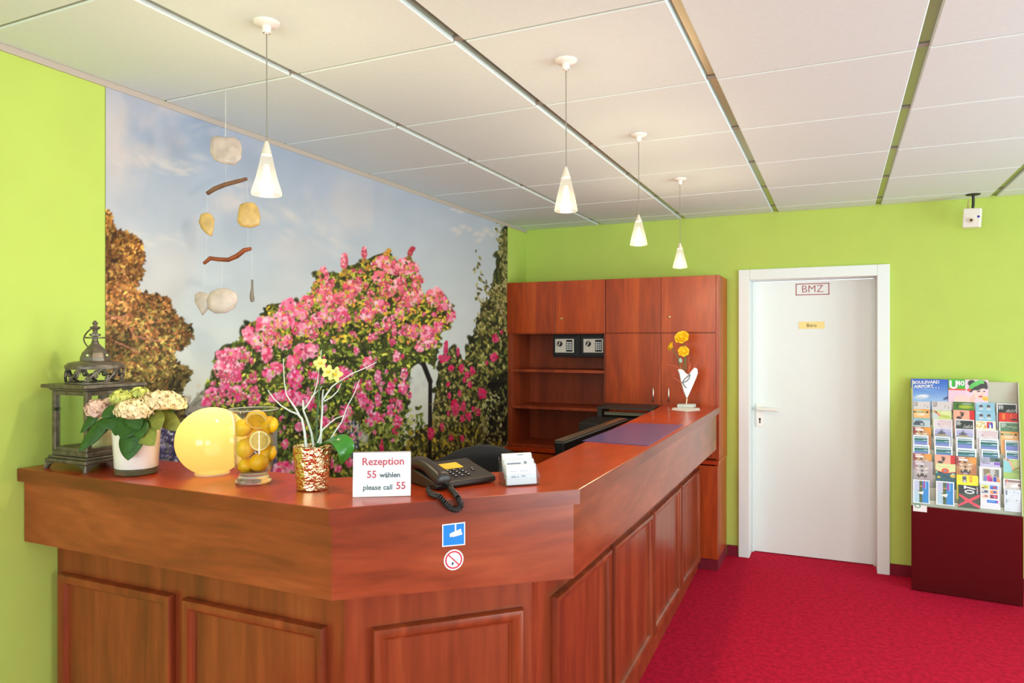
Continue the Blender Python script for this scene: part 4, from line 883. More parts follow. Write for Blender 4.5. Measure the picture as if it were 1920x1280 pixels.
def flower_head(u, v, ru, rv, dd, m):
    c_ = hp_(u, v, dd); rx = ru * .00158; rz = rv * .00158; g = G(); N = int(110 * (ru / 30.0) ** 1.2) + 34
    for k in range(N):
        zf = 1 - 1.55 * (k + .5) / N; rr = math.sqrt(max(0, 1 - zf * zf)); a_ = k * 2.39996
        nrm = Vector((rr * math.cos(a_) + R2.gauss(0, .12), rr * math.sin(a_) + R2.gauss(0, .12), zf + R2.gauss(0, .1))).normalized(); p_ = c_ - nrm * R2.uniform(0, .006) + Vector((nrm.x * rx, nrm.y * rx, nrm.z * rz))
        t1 = nrm.orthogonal().normalized(); t2 = nrm.cross(t1); tw = R2.uniform(0, 1.6); s_ = R2.uniform(.0062, .0098); nrm = (nrm + Vector((R2.gauss(0, .3), R2.gauss(0, .3), R2.gauss(0, .3)))).normalized(); t1 = nrm.orthogonal().normalized(); t2 = nrm.cross(t1)
        for q in range(4):
            aa = tw + q * PI / 2; dd_ = t1 * math.cos(aa) + t2 * math.sin(aa); ss_ = nrm.cross(dd_)
            b_ = p_ + nrm * .001; w_ = s_ * .62
            g.add([b_, b_ + dd_ * s_ * .55 + ss_ * w_ + nrm * .0022, b_ + dd_ * s_ * 1.15 + nrm * .0008, b_ + dd_ * s_ * .55 - ss_ * w_ + nrm * .0022], [(0, 1, 2, 3)])
    g.ell(c_ - Vector((0, 0, rz * .12)), rx * .9, rx * .9, rz * .82, 14, 8)
    obj('flower_head', g, m, hy)
    return c_
heads = [(252, 768, 33, 19, -.055, FLO), (302, 751, 36, 19, .0, FLO), (182, 767, 20, 17, -.01, FLOP), (227, 746, 19, 15, .02, FLOG), (262, 738, 16, 11, .05, FLOG), (206, 757, 15, 11, .03, FLOP), (334, 757, 14, 12, .01, FLO)]
for h_ in heads:
    c_ = flower_head(*h_); obj('stem', G().tube([hb + Vector((0, 0, .12)), hb + Vector(((c_.x - hb.x) * .5, (c_.y - hb.y) * .5, .17)), c_ - Vector((0, 0, .012))], .0028, 6), LEAFD, hy, smooth=60)
def hleaf(u0, v0, u1, v1, wpx, d0, d1, m, droop=.15, fold=.16):
    a_, b_ = hp_(u0, v0, d0), hp_(u1, v1, d1); d_ = b_ - a_; L_ = d_.length
    up_ = Vector((-FW[0], -FW[1], .55)).normalized()
    obj('leaf', leaf(a_, d_, L_ * 1.03, wpx * .00158, droop, up_, -fold, 10, .03, .8), m, hy, smooth=180, solid=.0006)
for q in [(258, 782, 188, 792, 19, -.03, -.075, LEAFD), (248, 800, 240, 857, 23, -.06, -.095, LEAFD), (246, 780, 290, 826, 24, -.03, -.085, LEAFY), (228, 768, 156, 830, 12, -.02, -.045, LEAFD), (205, 782, 147, 838, 16, -.03, -.05, LEAFD), (190, 765, 150, 806, 11, -.01, -.02, LEAFD), (290, 772, 341, 800, 17, .0, -.02, LEAFY), (240, 776, 215, 812, 22, -.04, -.082, LEAFD), (222, 762, 190, 778, 13, -.03, -.06, LEAFD), (285, 770, 300, 800, 16, -.02, -.07, LEAFY), (262, 765, 330, 770, 15, .02, .03, LEAFY), (240, 765, 262, 800, 18, -.05, -.075, LEAFD), (250, 770, 205, 770, 16, .0, .03, LEAFD), (252, 786, 226, 818, 20, -.05, -.088, LEAFD), (262, 786, 262, 818, 16, -.05, -.085, LEAFD)]: hleaf(*q)
# globe lamp
gc = foot_at(398, 893, .050); RR = .104
gl_ = thing('globe_lamp', 'glowing yellow glass globe lamp between the hydrangea and the lemon vase', 'lamp', tuple(gc))
GL = shade_glass('amber_globe_glass', (.42, .30, .105), .06, emit=(1, .74, .25), estr=GLOBE_E)
zc_ = .0945; prof = []
for k in range(3, 33): a_ = -PI / 2 + PI * k / 32; prof.append((RR * math.cos(a_), zc_ + RR * math.sin(a_) * .97 + .004))
prof[-1] = (0, prof[-1][1])
obj('globe', G().lathe(prof, gc, 48), GL, gl_, smooth=180)
obj('foot_ring', G().lathe([(0, .0003), (.050, .0003), (.050, .004), (.0, .004)], gc, 36), mat('lamp_foot', S(226, 206, 170), .4), gl_)
l = bpy.data.lights.new('globe_light', 'POINT'); l.energy = GLOBE_L; l.color = (1, .86, .58); l.shadow_soft_size = .03
lo = bpy.data.objects.new('globe_light', l); COL.objects.link(lo); lo.location = (0, 0, zc_ + .045); lo.parent = gl_
# lemon vase
vb = foot_at(475.5, 910, .048)
vs_ = thing('glass_vase', 'clear footed glass vase filled with lemons beside the globe lamp', 'vase', tuple(vb))
obj('bowl', G().lathe([(.036, .024), (.047, .032), (.0515, .05), (.0525, .09), (.0525, .14), (.0535, .17), (.058, .192), (.0665, .205), (.0675, .2065), (.0665, .2075), (.056, .196), (.0508, .17), (.0495, .14), (.0495, .09), (.0485, .053), (.043, .038), (0, .033)], vb, 48), VASEGLASS, vs_, smooth=60)
obj('foot', G().lathe([(0, .0004), (.046, .0004), (.049, .004), (.0485, .010), (.042, .016), (.038, .020), (.037, .026), (.033, .030), (0, .031)], vb, 48), mat('pressed_glass', S(250, 240, 226), .03, trans=.92, ior=1.4), vs_, smooth=60)
obj('rim', G().tube([(vb.x + .067 * math.cos(k * PI / 24), vb.y + .067 * math.sin(k * PI / 24), vb.z + .2065) for k in range(49)], .0014, 6, cap=False), mat('glass_rim', S(235, 232, 220), .08, trans=.45), vs_, smooth=180)
LEM = mat('lemon_peel', S(246, 190, 20), .4, var=.08, vscale=60, bump=.1, bscale=220); PITH = mat('lemon_pith', S(250, 226, 150), .5); PULP = mat('lemon_flesh', S(222, 178, 48), .35, var=.2, vscale=80)
def vp(u, v, dd): return facing(u, v, (vb.x + FW[0] * dd, vb.y + FW[1] * dd, vb.z))
def half_lemon(u, v, dd, r_, label, nrm, group='lemon pieces in the glass vase', whole=False, name='lemon_half'):
    c_ = vp(u, v, dd); nz = Vector(nrm).normalized(); t1 = nz.orthogonal().normalized(); t2 = nz.cross(t1); M = Matrix((t1, t2, nz)).transposed().to_4x4(); M.translation = c_
    t_ = thing(name, label, 'lemon', tuple(c_), 0, group); g = G()
    if whole:
        g.lathe([(0, -1.22 * r_), (.14 * r_, -1.16 * r_)] + [(r_ * math.cos(a_), r_ * 1.08 * math.sin(a_)) for a_ in [-1.25 + 2.5 * k / 14 for k in range(15)]] + [(.14 * r_, 1.16 * r_), (0, 1.22 * r_)], (0, 0, 0), 22)
        g2 = G().join(g, M); obj('peel', g2, LEM, t_, smooth=180)
        obj('stem_end', G().join(G().ell((0, 0, -1.21 * r_), .09 * r_, .09 * r_, .05 * r_, 8, 6), M), mat('lemon_stem', S(150, 130, 50), .7), t_)
    else:
        g.lathe([(0, -1.0 * r_)] + [(r_ * math.cos(a_), r_ * 1.0 * math.sin(a_)) for a_ in [-PI / 2 + PI / 2 * k / 9 for k in range(1, 10)]] + [(r_ * .97, .002), (r_ * .86, .002)], (0, 0, 0), 26)
        obj('peel', G().join(g, M), LEM, t_, smooth=60)
        obj('pith', G().join(G().lathe([(r_ * .95, .0022), (r_ * .80, .0026)], (0, 0, 0), 26), M), PITH, t_)
        obj('flesh', G().join(G().lathe([(r_ * .82, .0024), (0, .0024)], (0, 0, 0), 26), M), PULP, t_)
    return t_
tc_ = Vector((-FW[0], -FW[1], 0))
half_lemon(481, 788, -.012, .030, 'cut lemon half on top, rising above the rim of the vase', tc_ * .75 + Vector((.1, 0, -.5)))
half_lemon(487, 826, -.017, .029, 'cut lemon half in the middle, pressed against the front glass', tc_ + Vector((.12, 0, .1)))
half_lemon(455, 802, .0, .024, 'lemon at the upper left of the vase, peel outward', Vector((.6, .2, .77)), whole=True, name='lemon')
half_lemon(460, 840, -.004, .026, 'lemon at the left of the vase, half way down', Vector((.2, .1, .95)), whole=True, name='lemon')
half_lemon(506, 796, .008, .023, 'lemon at the upper right of the vase, behind the cut half', Vector((-.2, .5, .8)), whole=True, name='lemon')
half_lemon(502, 850, .008, .023, 'lemon at the right of the vase, low down', Vector((.3, .6, .6)), whole=True, name='lemon')
half_lemon(486, 866, -.006, .026, 'lowest lemon, lying at the bottom front of the vase', Vector((.8, .3, .4)), whole=True, name='lemon')
half_lemon(462, 872, .004, .022, 'lemon at the bottom left of the vase', Vector((.2, .9, .3)), whole=True, name='lemon')
half_lemon(478, 812, .026, .023, 'lemon at the back of the vase, behind the cut halves', Vector((.2, .3, .9)), whole=True, name='lemon')
# gold pot with orchid
ob = foot_at(586, 922, .041)
orp = thing('potted_orchid', 'yellow green orchid with one broad leaf in a hammered gold pot', 'plant', tuple(ob))
GOLD = mat('hammered_gold', S(238, 204, 156), .12, metal=1.0, bump=.55, bscale=75)
def potfn(u, v):
    a_ = 2 * PI * u; r_ = .042 + .0095 * v; z = .003 + .113 * v
    if .02 < v < .97: r_ += .0002 * math.sin(a_ * 13 + 1.7 * math.sin(v * 31)) * math.sin(v * 44 + 1.3 * math.sin(a_ * 5))
    return (ob.x + r_ * math.cos(a_), ob.y + r_ * math.sin(a_), ob.z + z)
g = G().sheet(potfn, 120, 66); g.lathe([(.0515, .116), (.0495, .117), (.048, .112), (.047, .10), (0, .10)], ob, 48); g.lathe([(0, .0004), (.040, .0004), (.042, .003)], ob, 48)
obj('pot', g, GOLD, orp, smooth=50)
obj('soil', G().lathe([(0, .103), (.0475, .101)], ob, 24), mat('bark', S(84, 58, 36), .9, var=.4, vscale=90, bump=.6, bscale=90), orp)
ORL = mat('orchid_leaf', S(58, 128, 36), .3, var=.2, vscale=25, coat=.3); ORF = mat('orchid_petal', S(226, 226, 128), .5, var=.1, vscale=60); ORC = mat('orchid_heart', S(240, 190, 40), .5)
def op(u, v, dd=0.0): return facing(u, v, (ob.x + FW[0] * dd, ob.y + FW[1] * dd, ob.z))
P_ = [op(596, 838), op(612, 829, -.01), op(630, 824, -.02), op(643, 832, -.028), op(648, 848, -.03), op(640, 871, -.03)]; Wd = [.006, .015, .022, .026, .025, .003]
def curve_leaf(P_, Wd, sidev, cup=.2, n_=20):
    def at(t_):
        f_ = t_ * (len(P_) - 1); i = min(int(f_), len(P_) - 2); r_ = f_ - i
        p0, p1, p2, p3 = P_[max(i - 1, 0)], P_[i], P_[i + 1], P_[min(i + 2, len(P_) - 1)]
        c_ = .5 * ((2 * p1) + (p2 - p0) * r_ + (2 * p0 - 5 * p1 + 4 * p2 - p3) * r_ * r_ + (3 * p1 - p0 - 3 * p2 + p3) * r_ ** 3)
        return c_, Wd[i] + (Wd[i + 1] - Wd[i]) * (r_ * r_ * (3 - 2 * r_))
    sidev = Vector(sidev).normalized()
    def fn(u, v):
        c_, w_ = at(v); t_ = (at(min(1, v + .02))[0] - at(max(0, v - .02))[0]).normalized(); nn = sidev.cross(t_).normalized(); s_ = (u - .5) * 2
        return c_ + sidev * s_ * w_ + nn * abs(s_) ** 1.5 * w_ * cup
    return G().sheet(fn, 8, n_)
obj('leaf', curve_leaf(P_, Wd, Vector((.35, .75, .35)), -.25), ORL, orp, smooth=180, solid=.0014)
P_ = [op(592, 838), op(606, 831, .02), op(620, 833, .04), op(630, 840, .05)]
obj('leaf', curve_leaf(P_, [.006, .014, .016, .003], Vector((.3, .8, -.2)), -.2), mat('orchid_leaf_dark', S(40, 84, 34), .35), orp, smooth=180, solid=.0014)
obj('flower_stem', G().tube([op(593, 836), op(594, 790, -.004), op(598, 740, -.006), op(600, 706, -.004), op(612, 690, 0)], [.003, .0028, .0024, .0018, .0014], 8), mat('orchid_stem', S(62, 92, 48), .5), orp, smooth=60)
def orchid_flower(u, v, s_, rot, dd=-.012):
    c_ = op(u, v, dd); fwv = Vector((-FW[0], -FW[1], .15)).normalized(); e1 = Vector((RT[0], RT[1], 0)); e2 = fwv.cross(e1); e2 = -e2 if e2.z < 0 else e2
    f_ = G()
    for k, (a_, w_) in enumerate([(90, .5), (18, .62), (162, .62), (234, .5), (306, .5)]):
        aa = math.radians(a_ + rot); d_ = e1 * math.cos(aa) + e2 * math.sin(aa) + fwv * .18
        f_.join(leaf(c_, d_, s_, s_ * w_ * .62, 0.0, fwv, .12, 8, 0, .66, .5))
    o = obj('flower', f_, ORF, orp, smooth=180, solid=.0005)
    obj('flower_heart', G().ell(c_ + fwv * .004, s_ * .2, s_ * .2, s_ * .18, 10, 8), ORC, o, smooth=180)
orchid_flower(601, 681, .020, 10); orchid_flower(629, 702, .023, -15); orchid_flower(616, 697, .020, 60, -.02)
TWIG = mat('white_painted_twig', S(214, 218, 210), .6, var=.1, vscale=60)
def branch(label, name, paths):
    b0 = op(*paths[0][0][0]); t_ = thing(name, label, 'branch', tuple(b0), 0, 'white twigs standing in the gold pot')
    for i, (pts, r0, r1) in enumerate(paths):
        P_ = [op(*p) for p in pts]; obj('stem' if i == 0 else 'side_twig', G().tube(P_, [r0 + (r1 - r0) * k / (len(P_) - 1) for k in range(len(P_))], 7), TWIG, t_, smooth=60)
branch('white painted twig forking to the far left above the gold pot', 'branch', [([(574, 838, -.02), (571, 810, -.02), (566, 785, -.02), (558, 776, -.02), (545, 771, -.02), (528, 761, -.02), (514, 748, -.02), (502, 731, -.02)], .0038, .0012), ([(562, 780, -.02), (556, 768, -.02), (545, 752, -.015), (537, 740, -.015), (533, 715, -.015), (532, 690, -.01), (531, 672, -.01)], .0028, .001)])
branch('white painted twig standing upright in the left of the gold pot', 'branch', [([(588, 836, .0), (584, 812, .0), (576, 788, .0), (569, 770, .0), (568, 750, .0)], .0036, .0022), ([(569, 768, .0), (578, 757, .0), (588, 740, .0), (594, 722, .0), (597, 700, .0), (603, 655, .0)], .0026, .0009), ([(584, 745, .0), (596, 732, .0), (604, 724, .0)], .0016, .0009)])
branch('white painted twig reaching far up to the right of the gold pot', 'branch', [([(601, 832, .01), (602, 800, .01), (604, 770, .01), (604, 752, .01), (613, 738, .01), (622, 725, .01), (634, 716, .01), (660, 700, .01), (684, 690, .01), (706, 679, .01)], .0034, .0011), ([(608, 752, .01), (622, 744, .01), (633, 733, .01), (640, 718, .01)], .0022, .001), ([(604, 752, .01), (605, 738, .01), (606, 730, .01)], .0028, .0016)])
branch('white painted twig leaning low to the right of the gold pot', 'branch', [([(596, 830, -.02), (604, 806, -.02), (618, 793, -.02), (630, 784, -.02), (644, 779, -.02)], .0026, .001)])
branch('thinner white painted twig leaning right behind the orchid leaf', 'branch', [([(619, 824, .015), (630, 806, .015), (640, 792, .015), (652, 760, .015), (664, 738, .015), (674, 712, .015)], .0022, .0009)])
# reception sign
sa, sb = onc(661, 932), onc(770, 930); sa.z = sb.z = zc((sa.y + sb.y) / 2); ex = (sb - sa); sw = ex.length; ex.normalize(); sn = Vector((ex.y, -ex.x, 0)); shh = .112
sg = thing('table_sign', 'white acrylic table sign lettered Rezeption beside the telephone', 'sign', tuple((sa + sb) / 2))
ey = (Vector((0, 0, 1)) - sn * .14).normalized(); th = sn * -.004
obj('plate', G().pbox(sa + Vector((0, 0, .0004)), ex * sw, ey * shh, th), mat('sign_sheet', S(238, 240, 244), .25, coat=.3), sg, bevel=.0008, seg=1)
obj('top_edge', G().pbox(sa + ey * shh + sn * .0004, ex * sw, ey * .0022, th * 1.2), mat('sign_edge', S(150, 128, 120), .3), sg)
obj('back_foot', G().pbox(sa + Vector((0, 0, .0003)) - sn * .06, ex * sw, sn * .056, Vector((0, 0, .003))), ACRYL, sg)
SRED = mat('sign_red', S(186, 76, 92), .5); SGREY = mat('sign_grey', S(84, 92, 98), .5)
def sl(s, size, fx_, fy_, m, bold, name='lettering'):
    obj(name, text_geo(s, size, sa + ex * sw * fx_ + ey * shh * fy_ + sn * .0006, ex, ey, bold), m, sg)
sl('Rezeption', .0265, .52, .79, SRED, .022); sl('55', .0255, .325, .50, SRED, .022); sl('wählen', .0185, .64, .485, SGREY, .028); sl('please call', .0185, .43, .21, SGREY, .022); sl('55', .0255, .83, .235, SRED, .022)
# telephone
f0, f1 = onc(815, 921), onc(931, 904); f0.z = f1.z = zc((f0.y + f1.y) / 2) + .0005; e1 = (f1 - f0); tw = e1.length; e1.normalize(); e2 = Vector((-e1.y, e1.x, 0)); D_ = .150
ph = thing('telephone', 'dark brown desk telephone with a yellow label and coiled cord', 'telephone', tuple(f0 + e1 * tw / 2 + e2 * D_ / 2))
def tp_(a, b, c): return f0 + e1 * a + e2 * b + Vector((0, 0, c))
prof = [(0.004, .001), (0, .010), (.004, .019), (.02, .023), (.10, .040), (.135, .050), (.147, .050), (.150, .046), (.150, .001)]
obj('base', G().extrude([tp_(.006, b, c) for b, c in prof], e1 * (tw - .006)), BROWNBLACK, ph, bevel=.005, seg=3)
slope = Vector((0, 0, .017)) + e2 * .08; slope.normalize(); sn2 = e1.cross(slope).normalized()
def top_at(a, b): return tp_(a, b, .023 + (b - .02) * .2125)
obj('label_window', G().pbox(top_at(.090, .082) + sn2 * .0006, e1 * .062, slope * .040, sn2 * .0014), mat('yellow_label', S(246, 194, 58), .5), ph, label='yellow label window')
g = G(); g2 = G()
for i in range(3):
    for j in range(4):
        p_ = top_at(.083 + i * .0215, .026 + j * .0135); g.pbox(p_ + sn2 * .0004, e1 * .0125, slope * .0085, sn2 * .0022); g2.ell(p_ + e1 * .0062 + slope * .0043 + sn2 * .0028, .0026, .0026, .0012, 8, 5)
for j, (a_, b_) in enumerate(((.162, .052), (.166, .064))): g.pbox(top_at(a_, b_) + sn2 * .0004, e1 * .009, slope * .006, sn2 * .002); g2.ell(top_at(a_ + .0045, b_ + .003) + sn2 * .0026, .0024, .0024, .001, 8, 5)
k_ = obj('keypad', g, mat('phone_key', S(40, 34, 44), .4), ph, bevel=.001, seg=1)
obj('key_digits', g2, mat('key_mark', S(214, 208, 214), .5), k_)
def hsec(b, w, h0, h1):      # handset slice across its width
    return [tp_(.002, b, h0), tp_(.0, b, h0 + (h1 - h0) * .55), tp_(.008, b, h1 - .001), tp_(.024, b, h1 + .001), tp_(w - .010, b, h1 - .001), tp_(w, b, h0 + (h1 - h0) * .5), tp_(w - .003, b, h0)]
secs = [(-.013, .048, .022, .040), (-.006, .050, .014, .050), (.012, .051, .014, .056), (.03, .050, .026, .063), (.055, .047, .038, .071), (.08, .046, .044, .076), (.105, .047, .044, .078), (.125, .050, .034, .076), (.145, .051, .030, .070), (.16, .049, .034, .060), (.166, .045, .038, .052)]
g = G(); n_ = 7; vs = []
for s_ in secs: vs += hsec(*s_)
fs = [(i * n_ + k, i * n_ + (k + 1) % n_, (i + 1) * n_ + (k + 1) % n_, (i + 1) * n_ + k) for i in range(len(secs) - 1) for k in range(n_)] + [tuple(range(n_))[::-1], tuple((len(secs) - 1) * n_ + k for k in range(n_))]
hs = obj('handset', G().add(vs, fs), BROWNBLACK, ph, smooth=180); md = hs.modifiers.new('Sub', 'SUBSURF'); md.levels = 1; md.render_levels = 2
edge_n = dn; edge_p = Vector((PA[0], PA[1], 0)) + dn * .013
cpix = [(806, 902, 1), (803.5, 912, 1), (806, 923, 1), (815, 928, 1), (824, 931, 1), (831, 939, 0), (837, 946, 0), (843, 951.5, 0), (849, 955, 0), (855, 956, 0), (861, 954, 0), (864, 948, 0), (862, 940, 0), (857, 931, 1), (852, 924, 1), (847, 918, 1), (843, 912, 1), (843, 906, 1)]
ctrl = [onc(u, v, .010) if k else onpl(u, v, edge_p, edge_n) for u, v, k in cpix]
ctrl[0] = tp_(.02, .02, .012); ctrl[-1] = tp_(.028, -.004, .026)
def spline(P_, n_):
    out = []
    for i in range(len(P_) - 1):
        p0, p1, p2, p3 = P_[max(i - 1, 0)], P_[i], P_[i + 1], P_[min(i + 2, len(P_) - 1)]
        for k in range(n_):
            r_ = k / n_; out.append(.5 * ((2 * p1) + (p2 - p0) * r_ + (2 * p0 - 5 * p1 + 4 * p2 - p3) * r_ * r_ + (3 * p1 - p0 - 3 * p2 + p3) * r_ ** 3))
    return out + [P_[-1]]
base_ = spline(ctrl, 60); hel = []; nx = Vector((0, 0, 1)); acc = 0
for i in range(0, len(base_) - 1):
    t_ = (base_[i + 1] - base_[i]); acc += t_.length; t_ = t_.normalized(); nx = (nx - t_ * nx.dot(t_)).normalized(); by = t_.cross(nx)
    if acc < .045: r_ = 0.0006
    else: r_ = .0058 * min(1, (acc - .045) / .01)
    a_ = acc / .0052 * 2 * PI
    hel.append(base_[i] + (nx * math.cos(a_) + by * math.sin(a_)) * r_)
obj('coiled_cord', G().tube(hel, .0023, 6), mat('cord_black', S(34, 30, 30), .3), ph, smooth=180)
# card holder
ca, cb = onc(948, 913), onc(1012, 909); ca.z = cb.z = zc((ca.y + cb.y) / 2) + .0003; ex = cb - ca; cw = ex.length; ex.normalize(); cn = Vector((ex.y, -ex.x, 0)); up = Vector((0, 0, 1))
hd = thing('card_holder', 'clear acrylic three tier card holder beside the telephone', 'holder', tuple((ca + cb) / 2 - cn * .03), 0)
tl = (up - cn * .18).normalized(); g = G()
g.pbox(ca - cn * .064, ex * cw, cn * .064, up * .002)
tiers = [(.0, .012, .030), (-.022, .026, .046), (-.044, .040, .062)]
for d_, z0_, h_ in tiers:
    g.pbox(ca + cn * d_ + up * .002, ex * cw, tl * h_, cn * .0016)
for k in (0, 1): g.extrude([ca + ex * (cw * k - (.0016 if k else 0)) + q for q in (up * .0, up * .03, cn * -.03 + up * .055, cn * -.064 + up * .075, cn * -.064)], ex * .0016)
obj('holder_body', g, ACRYL, hd)
CARD = mat('business_card', S(236, 237, 240), .5); CINK = mat('card_ink', S(176, 178, 186), .6); CINK2 = mat('card_ink_dark', S(140, 142, 150), .6)
cl = ['front stack of white business cards in the holder', 'middle stack of white business cards in the holder', 'rear stack of white business cards, highest in the holder']
for i, (d_, zb_, hc) in enumerate(((-.0022, .004, .054), (-.0245, .016, .052), (-.0465, .030, .052))):
    o_ = ca + cn * d_ + up * zb_ + ex * (.006 + .002 * i); w_ = cw - .014
    st = thing('card_stack', cl[i], 'cards', tuple(o_ + ex * w_ / 2), 0, 'business card stacks in the holder')
    obj('cards', G().pbox(o_, ex * w_, tl * hc, -cn * .012), CARD, st)
    q = o_ + cn * .0002; g = G()
    if i == 0:
        for (a0, b0, a1, b1) in ((.12, .66, .33, .70), (.45, .66, .72, .70), (.15, .36, .30, .44), (.34, .36, .40, .42), (.5, .38, .62, .46), (.12, .52, .85, .535)): g.pbox(q + ex * w_ * a0 + tl * hc * b0, ex * w_ * (a1 - a0), tl * hc * (b1 - b0), cn * .0003)
    elif i == 1:
        for (a0, b0, a1, b1) in ((.08, .78, .55, .86), (.66, .76, .76, .92)): g.pbox(q + ex * w_ * a0 + tl * hc * b0, ex * w_ * (a1 - a0), tl * hc * (b1 - b0), cn * .0003)
    else:
        g.pbox(q + ex * w_ * .5 + tl * hc * .9, ex * w_ * .2, tl * hc * .06, cn * .0003)
    obj('printing', g, CINK if i == 0 else CINK2, st)
# writing mat
q4 = [onc(u, v) for u, v in ((1092, 827), (1216, 836), (1282, 797), (1180, 793.5))]
g = G(); g.add([Vector((p.x, p.y, zc(p.y) + .0006)) for p in q4] + [Vector((p.x, p.y, zc(p.y) + .0030)) for p in q4], [(3, 2, 1, 0), (4, 5, 6, 7), (0, 1, 5, 4), (1, 2, 6, 5), (2, 3, 7, 6), (3, 0, 4, 7)])
top('desk_mat', g, mat('purple_mat', S(92, 82, 140), .3, coat=.4), 'dark purple writing mat lying on the long arm of the counter', 'mat')
# heart vase with roses
hv = onc(1285, 764); hv.z = zc(hv.y)
nq = [onc(u, v) for u, v in ((1259, 768.5), (1288, 771.5), (1313, 769.5), (1311, 765), (1262, 764.5))]
top('paper_napkin', G().prism([(p.x, p.y) for p in nq], lambda i, p: zc(p[1]) + .0006, lambda i, p: zc(p[1]) + .0022), PAPER, 'small white paper napkin under the heart vase', 'napkin')
vz = hv.z + .0024
vt = thing('heart_vase', 'white metal heart vase on a grey stone foot at the counter end', 'vase', (hv.x, hv.y, vz))
def vq(u, v, dd=0.0): return facing(u, v, (hv.x + FW[0] * dd, hv.y + FW[1] * dd, hv.z))
s3 = vq(1269, 765), vq(1307, 765); e_ = (s3[1] - s3[0]); fw3 = Vector((FW[0], FW[1], 0))
obj('stone_foot', G().prism([tuple((vq(u, 764, d_))[:2]) for u, d_ in ((1269.5, -.03), (1300, -.035), (1305, -.01), (1303, .045), (1271, .045))], vz, vz + .022), mat('grey_stone', S(190, 192, 186), .5, var=.1), vt, bevel=.004)
obj('stem', G().tube([vq(1286.5, 760.5), vq(1287, 754), vq(1287.5, 747)], [.007, .0045, .006], 8), mat('vase_gold', S(226, 196, 150), .3, metal=.7), vt, smooth=60)
ho = [(1288, 748), (1282, 733), (1277, 715), (1274, 700), (1271, 693), (1275, 691.5), (1282, 694), (1287, 700), (1292, 702), (1297, 695), (1301, 690), (1305, 689), (1308, 692), (1309, 699), (1306, 708), (1300, 722), (1293, 738)]
g = G(); P_ = [vq(u, v, -.012) for u, v in ho]; g.extrude(P_, fw3 * .024)
obj('heart', g, mat('white_enamel', S(240, 240, 244), .35, coat=.3), vt, bevel=.006, seg=3)
g = G()
for pts in ([(1279, 718), (1284, 710), (1290, 705), (1293, 701)], [(1280, 717), (1287, 715), (1292, 710), (1294, 702)], [(1281, 718), (1284, 724), (1288, 727)]): g.tube([vq(u, v, -.018) for u, v in pts], .0025, 6)
obj('wire_ornament', g, mat('dark_wire', S(84, 80, 92), .4), vt, smooth=60)
YEL = mat('yellow_rose', S(250, 200, 30), .5, var=.12, vscale=60); GST = mat('rose_stem', S(96, 110, 60), .6)
def rose(u, v, r_, label, stem_to, tilt):
    c_ = vq(u, v); b_ = vq(*stem_to); t_ = thing('yellow_flower', label, 'flower', tuple(b_), 0, 'yellow flowers in the heart vase')
    obj('stem', G().tube([b_, (b_ + c_) / 2 + Vector((.01, 0, .01)), c_], .003, 6), GST, t_, smooth=60)
    ax = Vector(tilt).normalized(); a1 = ax.orthogonal().normalized(); a2 = ax.cross(a1); g = G(); rs = r_ * 3.4 / 1000
    for ring, (n_, L_, ang) in enumerate(((7, 1.0, .3), (6, .9, .7), (5, .7, 1.1))):
        for k in range(n_):
            aa = 2 * PI * (k + ring * .37) / n_; d_ = (a1 * math.cos(aa) + a2 * math.sin(aa)) * math.cos(ang) + ax * math.sin(ang)
            g.join(leaf(c_ - ax * rs * .3, d_, rs * L_ * 1.25, rs * .72, 0, ax, .3, 8, .12, .62, .36))
    g.ell(c_, rs * .45, rs * .45, rs * .4, 10, 8)
    obj('petals', g, YEL, t_, smooth=180, solid=.001)
rose(1278.5, 632.5, 12.5, 'largest and highest of the yellow flowers in the heart vase', (1286, 694), (-.1, -.8, .5)); rose(1258, 649.5, 8, 'yellow flower leaning out to the left of the heart vase', (1277, 694), (-.8, -.4, .3)); rose(1281.5, 658.5, 9.5, 'lowest yellow flower, nearest the heart vase', (1281, 694), (.2, -.9, .3))
tb = vq(1279, 692); tt = thing('dried_sprig', 'thin reddish dried sprigs sticking out of the heart vase', 'sprig', tuple(tb))
for pts in ([(1279, 693), (1265, 686), (1248, 683)], [(1290, 698), (1294, 688), (1296, 678)], [(1292, 698), (1304, 686), (1309, 676)], [(1279, 718), (1270, 712), (1263, 708)], [(1278, 694), (1272, 676), (1269, 664)], [(1292, 692), (1292, 678), (1291, 668)]): obj('twig', G().tube([vq(u, v) for u, v in pts], [.0028, .002, .0012], 6), mat('dried_twig', S(212, 104, 70), .6), tt, smooth=60)
obj('leaf', leaf(vq(1277, 680), Vector((-.2, -.1, 1)), .034, .011, 0, (-FW[0], -FW[1], 0), .1), mat('grey_green_leaf', S(150, 178, 160), .5), tt, smooth=180, solid=.0008)
